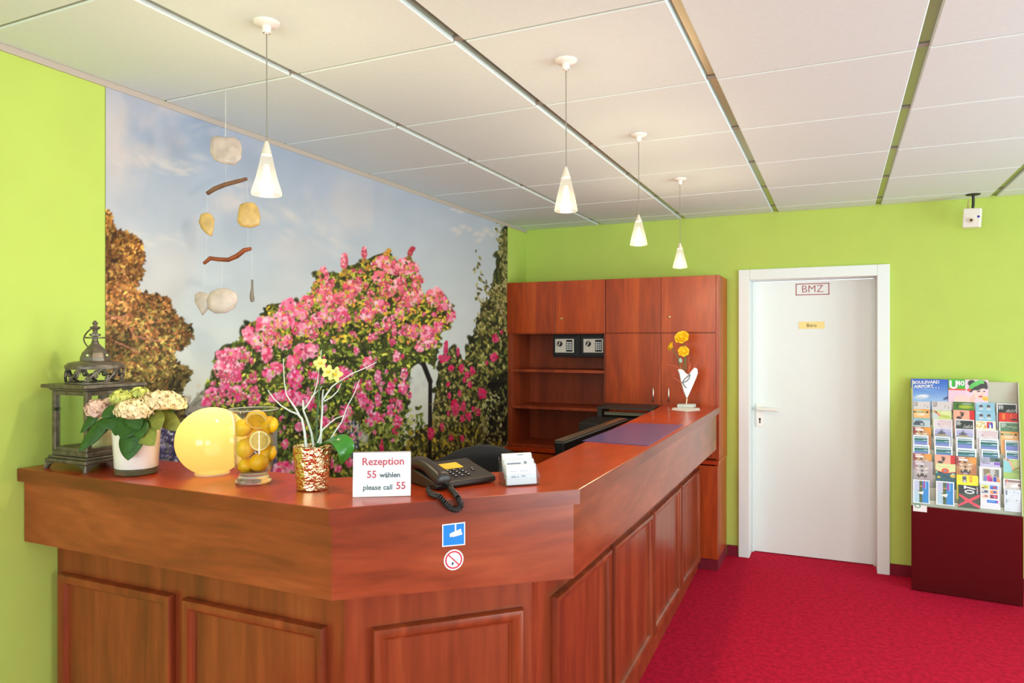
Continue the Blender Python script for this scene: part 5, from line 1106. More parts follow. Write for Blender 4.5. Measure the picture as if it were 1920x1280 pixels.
# ================================================================== BROCHURE RACK
RO = Vector((.417, 5.06, 0)); RZ = -math.radians(5.6); REX = Vector((math.cos(RZ), math.sin(RZ), 0)); REY = Vector((-math.sin(RZ), math.cos(RZ), 0))
rx0, rx1 = -.004, .566; ryf, ryb = 0.0, .25; zf = .528; ztop = 1.302
def lp(x, y, z): return RO + REX * x + REY * y + Vector((0, 0, z))
def lx_(p): return (p - RO).dot(REX)
def onr(u, v, y): return onpl(u, v, lp(0, y, 0), REY)
rk = thing('brochure_rack', 'dark red metal brochure rack with a grey stepped display beside the door', 'rack', tuple(RO), RZ)
RACKM = mat('rack_wine_metal', S(108, 40, 44), .16, metal=.75, spec=.5); RGREY = mat('rack_grey', S(196, 196, 178), .5)
obj('front_panel', G().box(rx0, ryf, .006, rx1, ryf + .012, zf), RACKM, rk, local=True, bevel=.002)
for x in (rx0, rx1 - .006):
    obj('side_panel', G().extrude([(x, ryf + .013, .006), (x, ryb + .012, .006), (x, ryb + .012, ztop), (x, ryb - .012, ztop), (x, ryf + .02, zf + .02), (x, ryf + .013, zf)], (.006, 0, 0)), RGREY, rk, local=True)
obj('back_panel', G().box(rx0 + .0065, ryb, .006, rx1 - .0065, ryb + .010, ztop - .004), RGREY, rk, local=True)
S0 = lp(0, .010, .545); S1 = lp(0, .225, 1.148); sd = (S1 - S0).normalized(); SN = REX.cross(sd).normalized()
def slant(u, v, lift=0.0): return onpl(u, v, S0 + SN * lift, SN)
rows = [.548 + (1.152 - .548) * k / 8 for k in range(9)]
for k in range(9):      # stepped trays
    z = rows[k] - .03; y = .010 + .215 * k / 8
    g = G(); g.box(rx0 + .007, y + .030, z - .05, rx1 - .007, y + .032, z + .045); g.box(rx0 + .007, y + .010, z - .052, rx1 - .007, min(y + .032, ryb - .001), z - .0505)
    obj('tray', g, RGREY, rk, local=True)
xa, xb_ = lx_(onr(1712, 950, ryf)), lx_(onr(1738, 950, ryf)); za_ = onr(1712, 957.5, ryf).z
st_ = obj('label_sticker', G().box(xa, ryf - .0012, za_, xb_, ryf - .0002, zf + .008), PAPER, rk, local=True, label='small white sticker with a round green mark')
sx = onr(1720.5, 948, ryf); sxx = lx_(sx); g = G()
g.add([(sxx + .017 * math.cos(k * PI / 12) * q, ryf - .0018, sx.z + .013 * math.sin(k * PI / 12) * q) for k in range(24) for q in (.68, 1)], [(2 * k, 2 * k + 1, (2 * k + 3) % 48, (2 * k + 2) % 48) for k in range(24)])
obj('green_mark', g, mat('mark_green', S(60, 150, 110), .5), st_, local=True)
PRINT = printed('brochure_print', .35, .5)
def sheet_mesh(name, P, ex, ey, w, h, art, th, nrm):
    # printed front face, plain paper behind
    H_, W_ = art.shape[:2]; g = G()
    g.sheet(lambda u, v: P + ex * w * u - ey * h * v, W_ - 1, H_ - 1); cols = S_np(art).reshape(-1, 3) * .92
    n0 = len(g.v); q = [P, P + ex * w, P + ex * w - ey * h, P - ey * h]; b = [p - nrm * th for p in q]
    g.f = [f[::-1] for f in g.f]
    g.add(q + b, [(0, 1, 5, 4), (1, 2, 6, 5), (2, 3, 7, 6), (3, 0, 4, 7), (4, 5, 6, 7)])
    return g, np.vstack([cols, np.full((8, 3), .78)])
AW = 60
RP = random.Random(77)
def A_(h, bg): return Art(AW, h, bg)
def txt_lines(a, x0, y0, x1, n, dy, col, th=1.2):
    for i in range(n):
        x = x0
        while x < x1 - 2:
            w = RP.uniform(3, 8); a.rect(x, y0 + i * dy, min(x1, x + w), y0 + i * dy + th, col); x += w + 1.5
def d_greytext(h):
    a = A_(h, (222, 214, 214)); txt_lines(a, 4, 3, 17, 5, 3.6, (120, 92, 100), 2.2); a.rect(39, 16, 40, 24, (120, 110, 110)); a.rect(39, 15, 49, 16, (120, 110, 110)); a.rect(50, 20, 52, 25, (70, 60, 60)); return a
def d_lettuce(h):
    a = A_(h, (250, 190, 120)); a.blob(48, 2, 26, 9, .1, (248, 160, 50), .6); a.blob(24, 11, 22, 5, 0, (150, 172, 120), .4); a.blob(22, 10, 14, 2.2, 0, (196, 206, 170), .4); a.blob(5, 12, 5, 4, 0, (70, 76, 40), .3); a.blob(50, 12, 6, 4.5, 0, (66, 76, 40), .3); a.blob(30, 22, 26, 6, 0, (252, 228, 206), .5); a.blob(44, 23, 3, 2, 0, (206, 90, 60), .5); return a
def d_car(h):
    a = A_(h, (196, 212, 220)); a.rect(0, 0, 60, 9, (146, 190, 200)); a.blob(20, 17, 18, 8, 0, (58, 66, 84), .3); a.blob(20, 13, 13, 4, .05, (96, 108, 128), .3); a.rect(2, 20, 40, 30, (70, 74, 92)); a.blob(30, 24, 8, 4, 0, (216, 222, 226), .4); return a
def lion(h, c, grey):
    a = A_(h, c[0]); a.blob(48, 12, 18, 22, .2, c[1], .5); a.blob(26, 30, 28, 26, 0, c[2], .4); a.blob(6, 14, 10, 24, 0, c[3], .6)
    a.rect(6, 3, 26, 5.5, (255, 236, 236)); a.rect(8, 8, 34, 15, (250, 236, 232) if not grey else (226, 216, 226))
    a.blob(14, 27, 9, 3, .35, (240, 228, 214), .4); a.blob(40, 26, 9, 3, -.35, (240, 228, 214), .4); a.blob(26, 19, 6, 4, 0, (70, 50, 46), .5); a.blob(27, 34, 5, 3, 0, (56, 40, 44), .4)
    a.line([(27, 36), (27, 42)], 1, (70, 54, 52)); a.blob(18, 39, 9, 5, .2, c[4], .4); a.blob(37, 39, 9, 5, -.2, c[4], .4); a.blob(27, 51, 17, 9, 0, (76, 58, 54), .3); a.blob(27, 57, 9, 4, 0, (206, 170, 190), .4)
    for x in (20, 35): a.blob(x, 47, 2, 4, 0, (238, 226, 190), .3)
    return a
def d_lion(h): return lion(h, [(196, 122, 70), (240, 160, 60), (206, 160, 120), (150, 50, 50), (228, 196, 166)], False)
def d_liongrey(h): return lion(h, [(178, 160, 164), (196, 180, 184), (190, 176, 180), (160, 120, 130), (214, 204, 206)], True)
def d_legsyellow(h):
    a = A_(h, (214, 224, 140)); a.blob(44, 6, 26, 16, 0, (230, 236, 170), .6); a.blob(8, 18, 16, 14, 0, (208, 220, 220), .4); a.line([(6, 2), (14, 8), (24, 18)], 4, (226, 150, 110)); a.blob(12, 6, 4, 3, .6, (70, 56, 44), .4); a.blob(40, 20, 18, 6, .2, (190, 206, 90), .5); return a
def d_room(h):
    a = A_(h, (244, 244, 246)); a.rect(3, 3, 57, h, (226, 204, 210)); a.rect(3, 3, 17, h, (232, 222, 230)); a.blob(16, 18, 2.2, 2.6, 0, (120, 92, 110), .3); a.blob(54, 8, 2, 1.2, 0, (140, 140, 190), .3); a.blob(38, 24, 16, 5, 0, (236, 220, 222), .6); return a
def d_castle(h):
    a = A_(h, (246, 246, 250)); a.rect(4, 3, 56, h, (176, 178, 222)); a.rect(4, 3, 20, 9, (206, 206, 232)); a.rect(32, 3, 56, 14, (196, 194, 230))
    for (x, y, w) in [(25, 6, 1.2), (20, 13, 2.4), (25, 11, 3), (30, 14, 2.4), (35, 16, 1.8), (15, 17, 1.8)]: a.rect(x - w, y, x + w, 26, (96, 92, 112))
    a.blob(26, 27, 24, 3.5, 0, (196, 170, 110), .4); a.rect(4, 29, 56, h, (150, 152, 176)); a.rect(4, 26, 9, 28, (90, 60, 90)); return a
def d_river(h):
    a = A_(h, (248, 250, 252)); a.rect(5, 5, 55, h, (196, 220, 232))
    a.rect(5, 8, 40, 10.5, (46, 90, 96)); a.blob(44, 9.2, 12, 1.6, 0, (120, 160, 176), .4); a.rect(5, 12, 55, 14, (240, 246, 250)); a.rect(5, 14, 55, 23, (16, 96, 92)); a.blob(20, 17, 16, 2, 0, (40, 130, 120), .4); a.blob(46, 21, 14, 1.6, 0, (200, 220, 236), .4); a.rect(5, 23, 55, 26, (120, 170, 196)); a.rect(5, 26, 55, 30, (60, 120, 140)); a.rect(5, 30, 55, h, (130, 140, 214)); return a
def d_green(h):
    a = A_(h, (70, 122, 30)); a.blob(34, 16, 26, 8, 0, (176, 196, 40), .5); a.blob(38, 6, 18, 4, 0, (150, 176, 150), .4); a.blob(12, 14, 4, 10, .1, (46, 84, 24), .4); a.rect(0, 0, 60, 3, (48, 96, 28)); return a
def d_cat(h):
    a = A_(h, (248, 178, 150)); a.blob(16, 25, 9, 5, 0, (66, 50, 40), .3); a.blob(25, 14, 5, 9, .15, (66, 50, 40), .3); a.blob(22, 8, 5, 3.5, -.4, (150, 92, 84), .3); a.blob(31, 8, 3, 2, .5, (200, 130, 116), .5); a.rect(46, 0, 60, h, (222, 10, 20)); return a
def d_dark(h):
    a = A_(h, (246, 246, 248)); a.rect(4, 4, 56, h, (44, 46, 38)); txt_lines(a, 6, 6, 20, 4, 4.2, (220, 222, 222), 2.4); a.blob(36, 26, 10, 5, .3, (110, 112, 110), .5)
    for k in range(7): a.line([(26 + 4 * k, 30), (30 + 4 * k + RP.uniform(-2, 3), 20 + RP.uniform(-2, 3))], .9, (206, 206, 206))
    return a
def d_people(h):
    a = A_(h, (150, 202, 228)); a.blob(10, 4, 14, 5, .2, (184, 220, 240), .5)
    for x, s_ in ((17, 1), (40, -1)):
        a.blob(x, 15, 8, 8, 0, (176, 182, 190), .3); a.blob(x, 12, 6, 4, 0, (66, 62, 70), .3); a.blob(x - 3 * s_, 16, 2, 1.6, 0, (60, 56, 64), .3); a.blob(x + 3 * s_, 16, 2, 1.6, 0, (60, 56, 64), .3); a.blob(x, 24, 9, 4, 0, (214, 226, 236), .4)
    return a
def d_letters(h):
    a = A_(h, (248, 240, 220))
    for _ in range(26): a.blob(RP.uniform(2, 30), RP.uniform(3, 26), RP.uniform(2, 4), RP.uniform(1.5, 3), RP.uniform(0, 3), RP.choice([(236, 180, 60), (244, 214, 120), (220, 140, 80), (190, 200, 90)]), .4)
    a.rect(33, 4, 38, 26, (226, 40, 30)); a.rect(38, 4, 50, 9, (226, 40, 30)); a.rect(38, 9, 41, 26, (40, 80, 200)); a.blob(46, 10, 4, 5, 0, (40, 80, 200), .2); a.rect(46, 8, 51, 26, (30, 60, 190)); return a
def d_red(h):
    a = A_(h, (232, 50, 14)); a.rect(11, 4, 19, 26, (246, 140, 50)); a.rect(37, 6, 40, 18, (250, 120, 90)); a.blob(48, 25, 14, 4, 0, (70, 20, 16), .4); a.blob(40, 20, 4, 2, 0, (246, 110, 70), .4); return a
def d_greentext(h):
    a = A_(h, (226, 232, 226)); a.rect(5, 4, 60, h, (96, 140, 100)); txt_lines(a, 8, 5, 22, 5, 3.6, (226, 232, 230), 2); a.blob(36, 20, 22, 7, .1, (150, 168, 150), .5)
    for k in range(9): a.blob(RP.uniform(20, 56), RP.uniform(10, 27), 6, 2, .3, RP.choice([(70, 90, 70), (180, 190, 180), (120, 170, 100)]), .4)
    return a
def d_map(h):
    a = A_(h, (232, 234, 170)); a.rect(6, 11, 46, 12, (196, 190, 130)); a.poly([(0, 24), (20, 30), (40, 32), (60, 27), (60, h), (0, h)], (40, 92, 104)); a.blob(10, 30, 12, 3.2, .2, (40, 30, 70), .3); a.blob(50, 31, 14, 2.5, -.1, (60, 40, 90), .3); a.line([(0, 23), (14, 28), (36, 31), (60, 26)], 1.2, (230, 90, 50))
    a.blob(29, 24, 12, 9, 0, (240, 84, 24), .15); a.blob(29, 24, 5, 4, .3, (130, 150, 190), .3); a.blob(4, 30, 4, 5, 0, (120, 200, 160), .3); a.blob(52, 40, 10, 7, .1, (246, 206, 60), .2); a.blob(52, 34, 6, 4, 0, (170, 220, 210), .3); a.blob(10, 47, 6, 4, 0, (240, 206, 30), .3); a.blob(32, 44, 16, 3, .4, (20, 62, 96), .4); return a
def d_boat(h):
    a = A_(h, (246, 248, 250)); a.rect(5, 5, 26, h - 4, (200, 206, 238)); a.rect(5, 40, 24, h - 4, (186, 214, 236)); a.rect(23, 5, 34, h - 4, (84, 100, 40)); a.rect(34, 5, 56, h - 4, (40, 140, 220)); a.rect(37, 6, 43, 34, (176, 40, 160)); a.rect(44, 5, 47, 36, (150, 200, 246))
    a.blob(29, 26, 7, 2.6, 0, (240, 150, 90), .4); a.poly([(14, 52), (39, 46), (35, 60)], (250, 246, 240)); a.blob(22, 46, 7, 2.2, .1, (160, 120, 70), .4); a.rect(23, 62, 30, 70, (60, 66, 40)); return a
def d_yellow(h):
    a = A_(h, (250, 240, 20)); a.rect(16, 4, 28, 24, (150, 140, 140)); a.rect(18, 8, 26, 14, (60, 54, 60)); a.blob(22, 20, 5, 3, 0, (226, 222, 222), .3)
    a.blob(39, 11, 5, 5.5, 0, (240, 130, 20), .2); a.blob(39, 11, 2.4, 3, 0, (250, 240, 20), .2); a.blob(39, 19, 5, 3, 0, (240, 130, 20), .2); a.line([(34, 5), (44, 4)], 1.2, (240, 130, 20)); txt_lines(a, 3, 6, 13, 4, 4, (226, 206, 30)); txt_lines(a, 48, 6, 58, 4, 4, (226, 206, 30)); return a
def d_x07(h):
    a = A_(h, (28, 22, 26)); a.rect(0, 28, 60, h, (66, 74, 54))
    a.blob(31, 20.5, 15, 7.2, 0, (246, 246, 250), .12); a.blob(31, 20.5, 10.5, 3.2, 0, (28, 22, 26), .2)      # 0 lying on its side
    a.rect(16, 2, 21, 12, (246, 246, 250)); a.line([(20, 6), (32, 7.5), (46, 10.5)], 2.6, (246, 246, 250)); a.rect(15, 1.5, 22, 4, (246, 246, 250))
    a.poly([(-2, 31), (5, 31), (30, 45), (52, 31), (62, 25), (62, 34), (36, 51), (62, 64), (62, 72), (46, 66), (28, 55), (2, 70), (-4, 68), (20, 51)], (246, 64, 92)); a.rect(52, 4, 54.5, 26, (240, 240, 240)); a.rect(50, 13, 60, 15, (200, 30, 60)); return a
def d_plant(h):
    a = A_(h, (178, 180, 206)); a.rect(30, 0, 60, 15, (86, 116, 100)); a.rect(0, 16, 60, h, (206, 196, 232)); a.rect(42, 17, 60, 26, (140, 90, 206))
    for k in range(18): a.line([(12, 18), (12 + 22 * math.cos(-k * .17), 18 + 18 * math.sin(-k * .17))], .8, (70, 84, 104) if k % 2 else (220, 222, 236))
    a.blob(50, 8, 8, 5, .2, (50, 60, 60), .4); a.rect(6, 20, 30, 22, (90, 80, 110)); return a
def d_fashion(h):
    a = A_(h, (242, 242, 244)); a.rect(9, 7, 54, 47, (188, 182, 176)); a.rect(13, 8, 30, 22, (150, 130, 100)); a.rect(30, 7, 40, 30, (206, 204, 206)); a.rect(44, 7, 54, 30, (130, 130, 120))
    for (x, y, c_, hc) in [(16, 34, (120, 130, 190), (90, 60, 50)), (25, 32, (236, 20, 150), (236, 190, 120)), (31, 38, (176, 30, 140), (200, 60, 60)), (42, 36, (50, 60, 190), (40, 40, 60)), (51, 41, (244, 150, 60), (180, 90, 60))]:
        a.blob(x, y + 4, 5, 11, 0, c_, .25); a.blob(x, y - 9, 3.2, 3.8, 0, hc, .3); a.blob(x + .6, y - 8, 1.8, 2.4, 0, (240, 200, 180), .3)
    a.rect(0, 47, 60, h, (240, 240, 244)); return a
def d_grid(h):
    a = A_(h, (240, 240, 246)); C_ = [(224, 226, 130), (60, 130, 220), (206, 210, 214), (244, 170, 110), (240, 220, 214), (150, 30, 80)]
    for k, c_ in enumerate(C_):
        x, y = 3 + 26 * (k % 2), 3 + 16 * (k // 2); a.rect(x, y, x + 23, y + 13, c_); a.blob(x + 14, y + 6, 7, 5, .2, [(190, 190, 20), (220, 30, 60), (70, 70, 96), (60, 90, 190), (200, 130, 110), (246, 100, 140)][k], .4); a.blob(x + 6, y + 10, 6, 3, 0, [(110, 60, 100), (40, 60, 160), (130, 130, 150), (240, 120, 60), (236, 190, 160), (80, 20, 60)][k], .4)
    a.rect(20, 54, 50, 64, (24, 110, 226)); a.rect(24, 57, 44, 60, (120, 190, 250)); a.rect(50, 54, 53, 64, (226, 40, 130)); a.rect(57, 3, 58.2, 70, (120, 120, 190)); return a
def d_leg(h):
    a = A_(h, (176, 204, 110)); a.poly([(0, 0), (26, 0), (34, 60), (0, 60)], (150, 214, 220)); a.blob(46, 20, 18, 22, 0, (206, 214, 140), .6); a.rect(0, 0, 60, 3, (232, 236, 206)); a.line([(6, 4), (18, 6), (26, 16), (30, 28), (34, 38), (38, 48)], 4.5, (238, 178, 144)); a.line([(36, 48), (48, 42), (56, 37)], 2.2, (150, 70, 50)); a.blob(17, 5, 4, 3, .5, (60, 46, 44), .3); a.line([(33, 50), (28, 62)], 1.2, (120, 110, 60))
    for k in range(12): a.line([(36 + 2 * k, 62), (38 + 2 * k, 50)], .7, (120, 170, 60))
    return a
def d_bag(h):
    a = A_(h, (246, 244, 246)); a.rect(6, 5, 60, 14, (150, 120, 110)); a.rect(6, 14, 60, h, (222, 208, 204)); a.blob(14, 8, 3, 8, 0, (246, 130, 110), .4); a.blob(44, 27, 24, 9, -.2, (248, 244, 246), .4); a.line([(40, 24), (48, 18), (60, 15)], 1.5, (252, 250, 250)); a.blob(56, 24, 7, 6, .2, (130, 90, 70), .4); a.rect(6, 15, 10, 28, (180, 160, 170)); return a
def d_whitemap(h):
    a = A_(h, (226, 234, 246))
    for _ in range(26): x, y = RP.uniform(2, 56), RP.uniform(4, h - 3); a.line([(x, y), (x + RP.uniform(-12, 16), y + RP.uniform(-8, 8))], .6, RP.choice([(170, 186, 214), (196, 206, 226), (150, 160, 190)]))
    a.rect(6, 6, 12, 26, (120, 126, 150)); a.rect(7, 46, 11, 60, (150, 160, 186)); a.blob(50, 16, 2, 2, 0, (60, 90, 170), .3); a.blob(44, 46, 2.4, 2.2, 0, (30, 40, 60), .3); a.blob(36, 12, 3, 1.5, 0, (110, 130, 170), .3); return a
COLN = ['the leftmost column', 'the second column', 'the middle column', 'the fourth column', 'the rightmost column']
def loc_(c): return 'of the brochure rack, %s' % COLN[c]
BR = [
 (0, 1709, 1744, 751.5, d_greytext, .15, 'grey booklet with small dark text at the top of %s of the rack'), (0, 1709, 1743, 766, d_lettuce, .15, 'orange booklet with a green lettuce roll in %s of the rack'),
 (0, 1709, 1744, 782.6, d_car, .15, 'pale blue booklet showing a dark rounded shape in %s of the rack'), (0, 1709, 1746, 799, d_lion, .15, 'red and orange lion booklet in the upper half of %s of the rack'),
 (0, 1710, 1741, 814.4, d_river, .15, 'white bordered green river postcard, upper of two in %s of the rack'), (0, 1711, 1743, 832.4, d_river, .15, 'white bordered green river postcard, lower of two in %s of the rack'),
 (0, 1710.5, 1747, 848.6, d_lion, .15, 'orange lion booklet behind the grey lion booklet in %s of the rack'), (0, 1711.5, 1749, 862, d_liongrey, .16, 'pale grey roaring lion booklet in %s of the rack'),
 (0, 1712, 1743, 897.7, d_boat, .145, 'blue postcard with a sailing boat turned sideways at the bottom of %s of the rack'),
 (1, 1747.5, 1784, 751.5, d_greytext, .15, 'grey booklet with small dark text at the top of %s of the rack'), (1, 1748, 1784, 769, d_legsyellow, .15, 'yellow green booklet with a bent leg in %s of the rack'),
 (1, 1750, 1786, 785, d_room, .15, 'white bordered pale pink booklet in %s of the rack'), (1, 1751, 1786, 801, d_castle, .15, 'white bordered lilac booklet with a spired building in %s of the rack'),
 (1, 1752, 1782, 817, d_river, .15, 'white bordered green river postcard, upper of two in %s of the rack'), (1, 1752.5, 1786, 835, d_river, .15, 'white bordered green river postcard, lower of two in %s of the rack'),
 (1, 1753, 1791, 851.5, d_cat, .15, 'pink booklet with a dark cat and red stripe, low in %s of the rack'), (1, 1754, 1791.5, 867.7, d_map, .16, 'lime and blue booklet with an orange ring in %s of the rack'),
 (1, 1755, 1789, 900.7, d_boat, .145, 'blue postcard with a sailing boat turned sideways at the bottom of %s of the rack'),
 (2, 1787, 1827, 752.7, d_green, .15, 'dark green and lime booklet at the top of %s of the rack'), (2, 1787.5, 1827, 768, d_cat, .15, 'pink booklet with a dark cat and red stripe, high in %s of the rack'),
 (2, 1790, 1826.5, 785.6, d_dark, .15, 'white bordered black booklet with white text in %s of the rack'), (2, 1791, 1826.5, 803, d_castle, .15, 'white bordered lilac booklet with a spired building in %s of the rack'),
 (2, 1793, 1825, 818.6, d_river, .15, 'white bordered green river postcard, upper of two in %s of the rack'), (2, 1793, 1831, 839, d_river, .15, 'white bordered green river postcard, lower of two in %s of the rack'),
 (2, 1792.5, 1831, 854.6, d_lion, .17, 'orange roaring lion booklet above the yellow card in %s of the rack'), (2, 1793.6, 1834, 889, d_yellow, .15, 'bright yellow card with orange lettering in %s of the rack'),
 (2, 1797, 1836.5, 908, d_x07, .135, 'black booklet with a red X and white 07 at the bottom of %s of the rack'),
 (3, 1829, 1865, 754, d_people, .15, 'light blue booklet with two small figures at the top of %s of the rack'), (3, 1829, 1866, 771, d_people, .15, 'light blue booklet with two small figures, second from the top of %s of the rack'),
 (3, 1829.5, 1867, 788, d_letters, .15, 'cream booklet with a red and blue letter n in %s of the rack'), (3, 1831, 1871, 805, d_room, .15, 'white bordered pale pink booklet in %s of the rack'),
 (3, 1836, 1872.5, 821, d_river, .15, 'white bordered green river postcard, upper of two in %s of the rack'), (3, 1840, 1874, 841, d_river, .15, 'white bordered green river postcard, lower of two in %s of the rack'),
 (3, 1837.5, 1875, 856, d_plant, .15, 'grey and purple booklet with a spiky plant in %s of the rack'), (3, 1836, 1877, 873.7, d_fashion, .18, 'white booklet with a photo of people in bright clothes in %s of the rack'),
 (3, 1838, 1875, 906.7, d_grid, .145, 'booklet with six small colour photos at the bottom of %s of the rack'),
 (4, 1868.5, 1907, 755.7, d_dark, .15, 'white bordered black booklet with white text at the top of %s of the rack'), (4, 1873, 1910, 773, d_red, .15, 'bright red and orange booklet in %s of the rack'),
 (4, 1873, 1911.5, 790, d_greentext, .15, 'grey green booklet with pale text in %s of the rack'), (4, 1876, 1913, 808, d_lettuce, .15, 'orange booklet with a green lettuce roll in %s of the rack'),
 (4, 1884, 1916, 824.6, d_river, .15, 'white bordered green river postcard, upper of two in %s of the rack'), (4, 1885.5, 1917.5, 844, d_river, .15, 'white bordered green river postcard, lower of two in %s of the rack'),
 (4, 1881, 1919, 859, d_leg, .16, 'green and blue booklet with a bare leg in %s of the rack'), (4, 1881, 1920, 896.5, d_bag, .15, 'white bordered brown and white booklet in %s of the rack'), (4, 1882.5, 1920, 915.6, d_whitemap, .13, 'pale blue line map leaflet at the bottom of %s of the rack'),
]
tilt = math.radians(9); by_ = REY * math.sin(tilt) + Vector((0, 0, math.cos(tilt))); bx = REX; bn = (REX.cross(by_)).normalized()
for c, u0, u1, v, fn, L_, lab in BR:
    a_, b_ = slant(u0, v), slant(u1, v); xa, xb_ = max(lx_(a_), rx0 + .008), min(lx_(b_), rx1 - .008); w_ = xb_ - xa
    H_ = int(AW * L_ / w_); a = fn(H_)
    P = a_ + REX * (xa - lx_(a_)); hh = min(L_, (P.z - .46) / by_.z)
    if fn in (d_boat, d_x07, d_grid, d_whitemap): P = P - REY * .003
    lab = lab % COLN[c]
    if len(lab.split()) > 15: lab = lab.replace(' of the rack', '')
    g, cols = sheet_mesh('brochure', P, bx, by_, w_, L_, a.a, .006, bn)
    o = top('postcard' if fn in (d_river, d_boat) else 'brochure', g, PRINT, lab, 'brochure', 'leaflets in the rack by the door'); paint_attr(o, cols)
# two large sheets in the top tier
def big_sheet(name, u0, v0, u1, v1, artfn, label, W_, yl):
    a_, b_ = onr(u0, v0, yl), onr(u1, v1, yl); w_ = lx_(b_) - lx_(a_); h_ = (a_.z - b_.z) + .06; a = artfn(W_, int(W_ * h_ / w_))
    t_ = thing(name, label, 'poster', tuple(a_ + REX * w_ / 2 - Vector((0, 0, h_))), RZ, 'large sheets at the top of the rack')
    g, cols = sheet_mesh(name, a_, REX, Vector((0, 0, 1)), w_, h_, a.a, .003, -REY); o = obj('sheet', g, PRINT, t_); paint_attr(o, cols)
    return t_, a_, b_, w_
def art_sky(W, H):
    a = Art(W, H, (30, 96, 206)); yy = np.linspace(0, 1, H)[:, None, None]; a.a[:] = np.array([16, 84, 200]) + (np.array([150, 190, 236]) - np.array([16, 84, 200])) * np.clip(yy * 1.5, 0, 1)
    s_ = W / 84; a.blob(26 * s_, 46 * s_, 20 * s_, 7 * s_, -.15, (236, 240, 248), .5); a.blob(20 * s_, 50 * s_, 16 * s_, 4 * s_, 0, (196, 206, 220), .4); a.blob(80 * s_, 48 * s_, 10 * s_, 4 * s_, -.5, (60, 80, 130), .4); a.blob(40 * s_, 28 * s_, 30 * s_, 5 * s_, .1, (110, 160, 226), .7); a.rect(0, 26 * s_, 3 * s_, H, (214, 230, 40)); a.rect(42 * s_, 36 * s_, 43 * s_, 50 * s_, (120, 140, 180)); return a
t_, a_, b_, w_ = big_sheet('poster', 1707.8, 709.5, 1777.5, 751, art_sky, 'blue sky poster with white lettering at the top left of the brochure rack', 110, .240)
for s_, sz, fx_, dz in (('BOULEVARD', .0265, .41, .022), ('AIRPORT', .0265, .35, .049), (', , ,', .03, .68, .047)):
    obj('lettering', text_geo(s_, sz, a_ + REX * w_ * fx_ - REY * .003 - Vector((0, 0, dz)), REX + Vector((0, 0, .05)), (0, 0, 1), .03), STW, t_)
def art_face(W, H):
    s_ = W / 75.0; a = Art(W, H, (242, 214, 232)); R_ = lambda *q: a.blob(q[0] * s_, q[1] * s_, q[2] * s_, q[3] * s_, q[4], q[5], q[6] if len(q) > 6 else .2)
    a.rect(0, 0, 32 * s_, 22 * s_, (40, 190, 24)); a.rect(0, 21 * s_, 33 * s_, 24.5 * s_, (240, 60, 40)); a.rect(0, 24.5 * s_, 32 * s_, H, (240, 206, 226))
    R_(30, 46, 22, 12, .2, (248, 214, 206)); R_(46, 42, 5, 12, .35, (244, 200, 186)); R_(58, 28, 12, 16, -.25, (250, 220, 210)); R_(60, 38, 7, 6, .2, (250, 214, 204))
    R_(44, 8, 8, 8, 0, (44, 40, 36)); R_(62, 10, 12, 10, .1, (44, 40, 36)); R_(56, 15, 18, 7, -.35, (48, 42, 38)); R_(43, 20, 5, 9, .2, (52, 44, 40)); R_(70, 15, 4, 6, -.2, (48, 42, 38))
    R_(52, 9, 16, 5.5, -.55, (96, 206, 90)); R_(63, 5, 5, 4, .5, (110, 216, 100)); R_(44, 17, 6, 3.4, -.7, (90, 196, 84)); R_(39, 23, 4.5, 3, .1, (240, 70, 40))
    R_(57, 25.5, 4, 1.5, -.2, (90, 60, 80)); R_(67, 25, 2.6, 1.4, .1, (90, 60, 80)); R_(56, 22.5, 4.5, .9, -.25, (70, 50, 50)); R_(64, 30, 1.3, 3, -.1, (236, 190, 176)); R_(60.5, 36.5, 4, 1.9, -.25, (206, 40, 60)); R_(70, 41, 8, 5, .2, (246, 196, 60)); return a
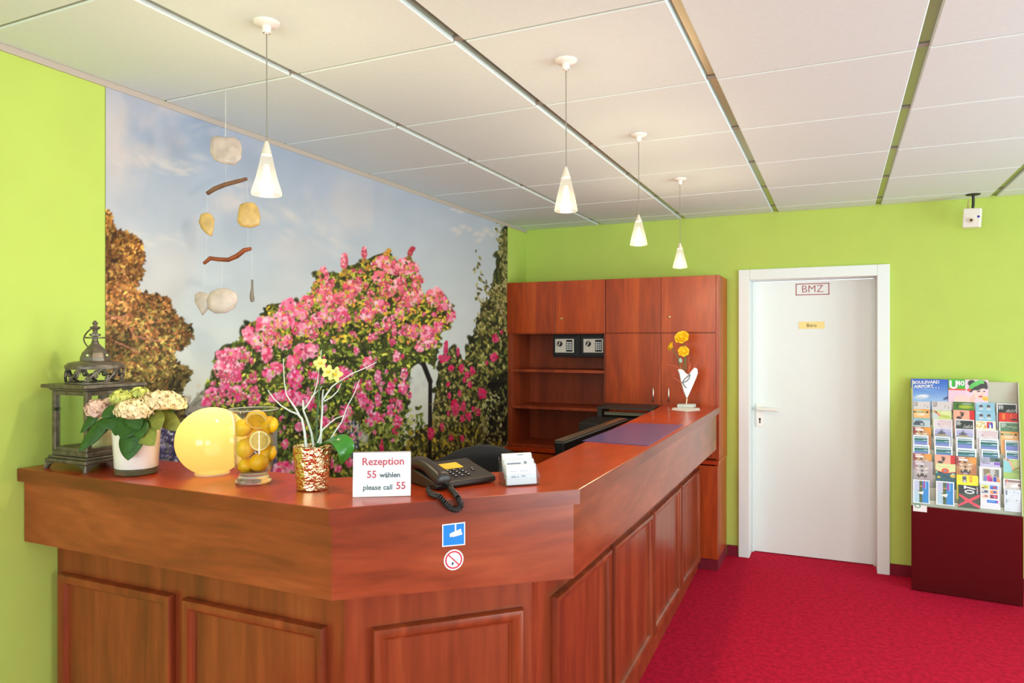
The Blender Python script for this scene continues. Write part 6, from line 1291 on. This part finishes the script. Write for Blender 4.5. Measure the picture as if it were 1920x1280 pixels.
t_, a_, b_, w_ = big_sheet('poster', 1778.2, 710.5, 1853, 752.5, art_face, 'poster of a woman in a green headscarf in the top tier of the rack', 150, .238)
obj('lettering', text_geo('U', .068, a_ + REX * w_ * .13 - REY * .003 - Vector((0, 0, .037)), REX, (0, 0, 1), .045), STW, t_); obj('lettering', text_geo('40', .042, a_ + REX * w_ * .31 - REY * .003 - Vector((0, 0, .026)), REX, (0, 0, 1), .035), STW, t_)
# ================================================================== CAMERA, LIGHT
cam = bpy.data.cameras.new('camera'); cam.sensor_width = 36; cam.lens = F / 1920 * 36; cam.clip_start = .05
co_ = bpy.data.objects.new('camera', cam); COL.objects.link(co_); co_.location = (0, 0, EYE); co_.rotation_euler = (PI / 2, 0, YAW); SC.camera = co_
def area(name, loc, rot, sx, sy, e, col):
    l = bpy.data.lights.new(name, 'AREA'); l.shape = 'RECTANGLE'; l.size = sx; l.size_y = sy; l.energy = e; l.color = col
    o = bpy.data.objects.new(name, l); COL.objects.link(o); o.location = loc; o.rotation_euler = rot; return o
for a, b in WINS: area('daylight', (RX + .3, (a + b) / 2, 1.25), (PI / 2 + TILT, 0, PI / 2), b - a, 2.0, DAY, (.80, .96, 1.0))
for a, b in FWIN: area('daylight', ((a + b) / 2, FY - .3, 1.5), (PI / 2 + TILT, 0, 0), b - a, 1.45, DAY2, (.82, .96, 1.0))
w = bpy.data.worlds.new('world'); SC.world = w; w.use_nodes = True
w.node_tree.nodes['Background'].inputs['Color'].default_value = (.85, .92, 1, 1); w.node_tree.nodes['Background'].inputs['Strength'].default_value = 2.0
SC.view_settings.view_transform = 'Standard'; SC.view_settings.look = 'None'; SC.view_settings.gamma = 1; SC.view_settings.exposure = EXPO; SC.view_settings.use_curve_mapping = False
cy = SC.cycles; cy.use_denoising = True; cy.max_bounces = 10; cy.diffuse_bounces = 5; cy.glossy_bounces = 4; cy.transparent_max_bounces = 24; cy.transmission_bounces = 8
cy.sample_clamp_indirect = 6; cy.caustics_reflective = False; cy.caustics_refractive = False
try: cy.denoiser = 'OPENIMAGEDENOISE'
except Exception: pass
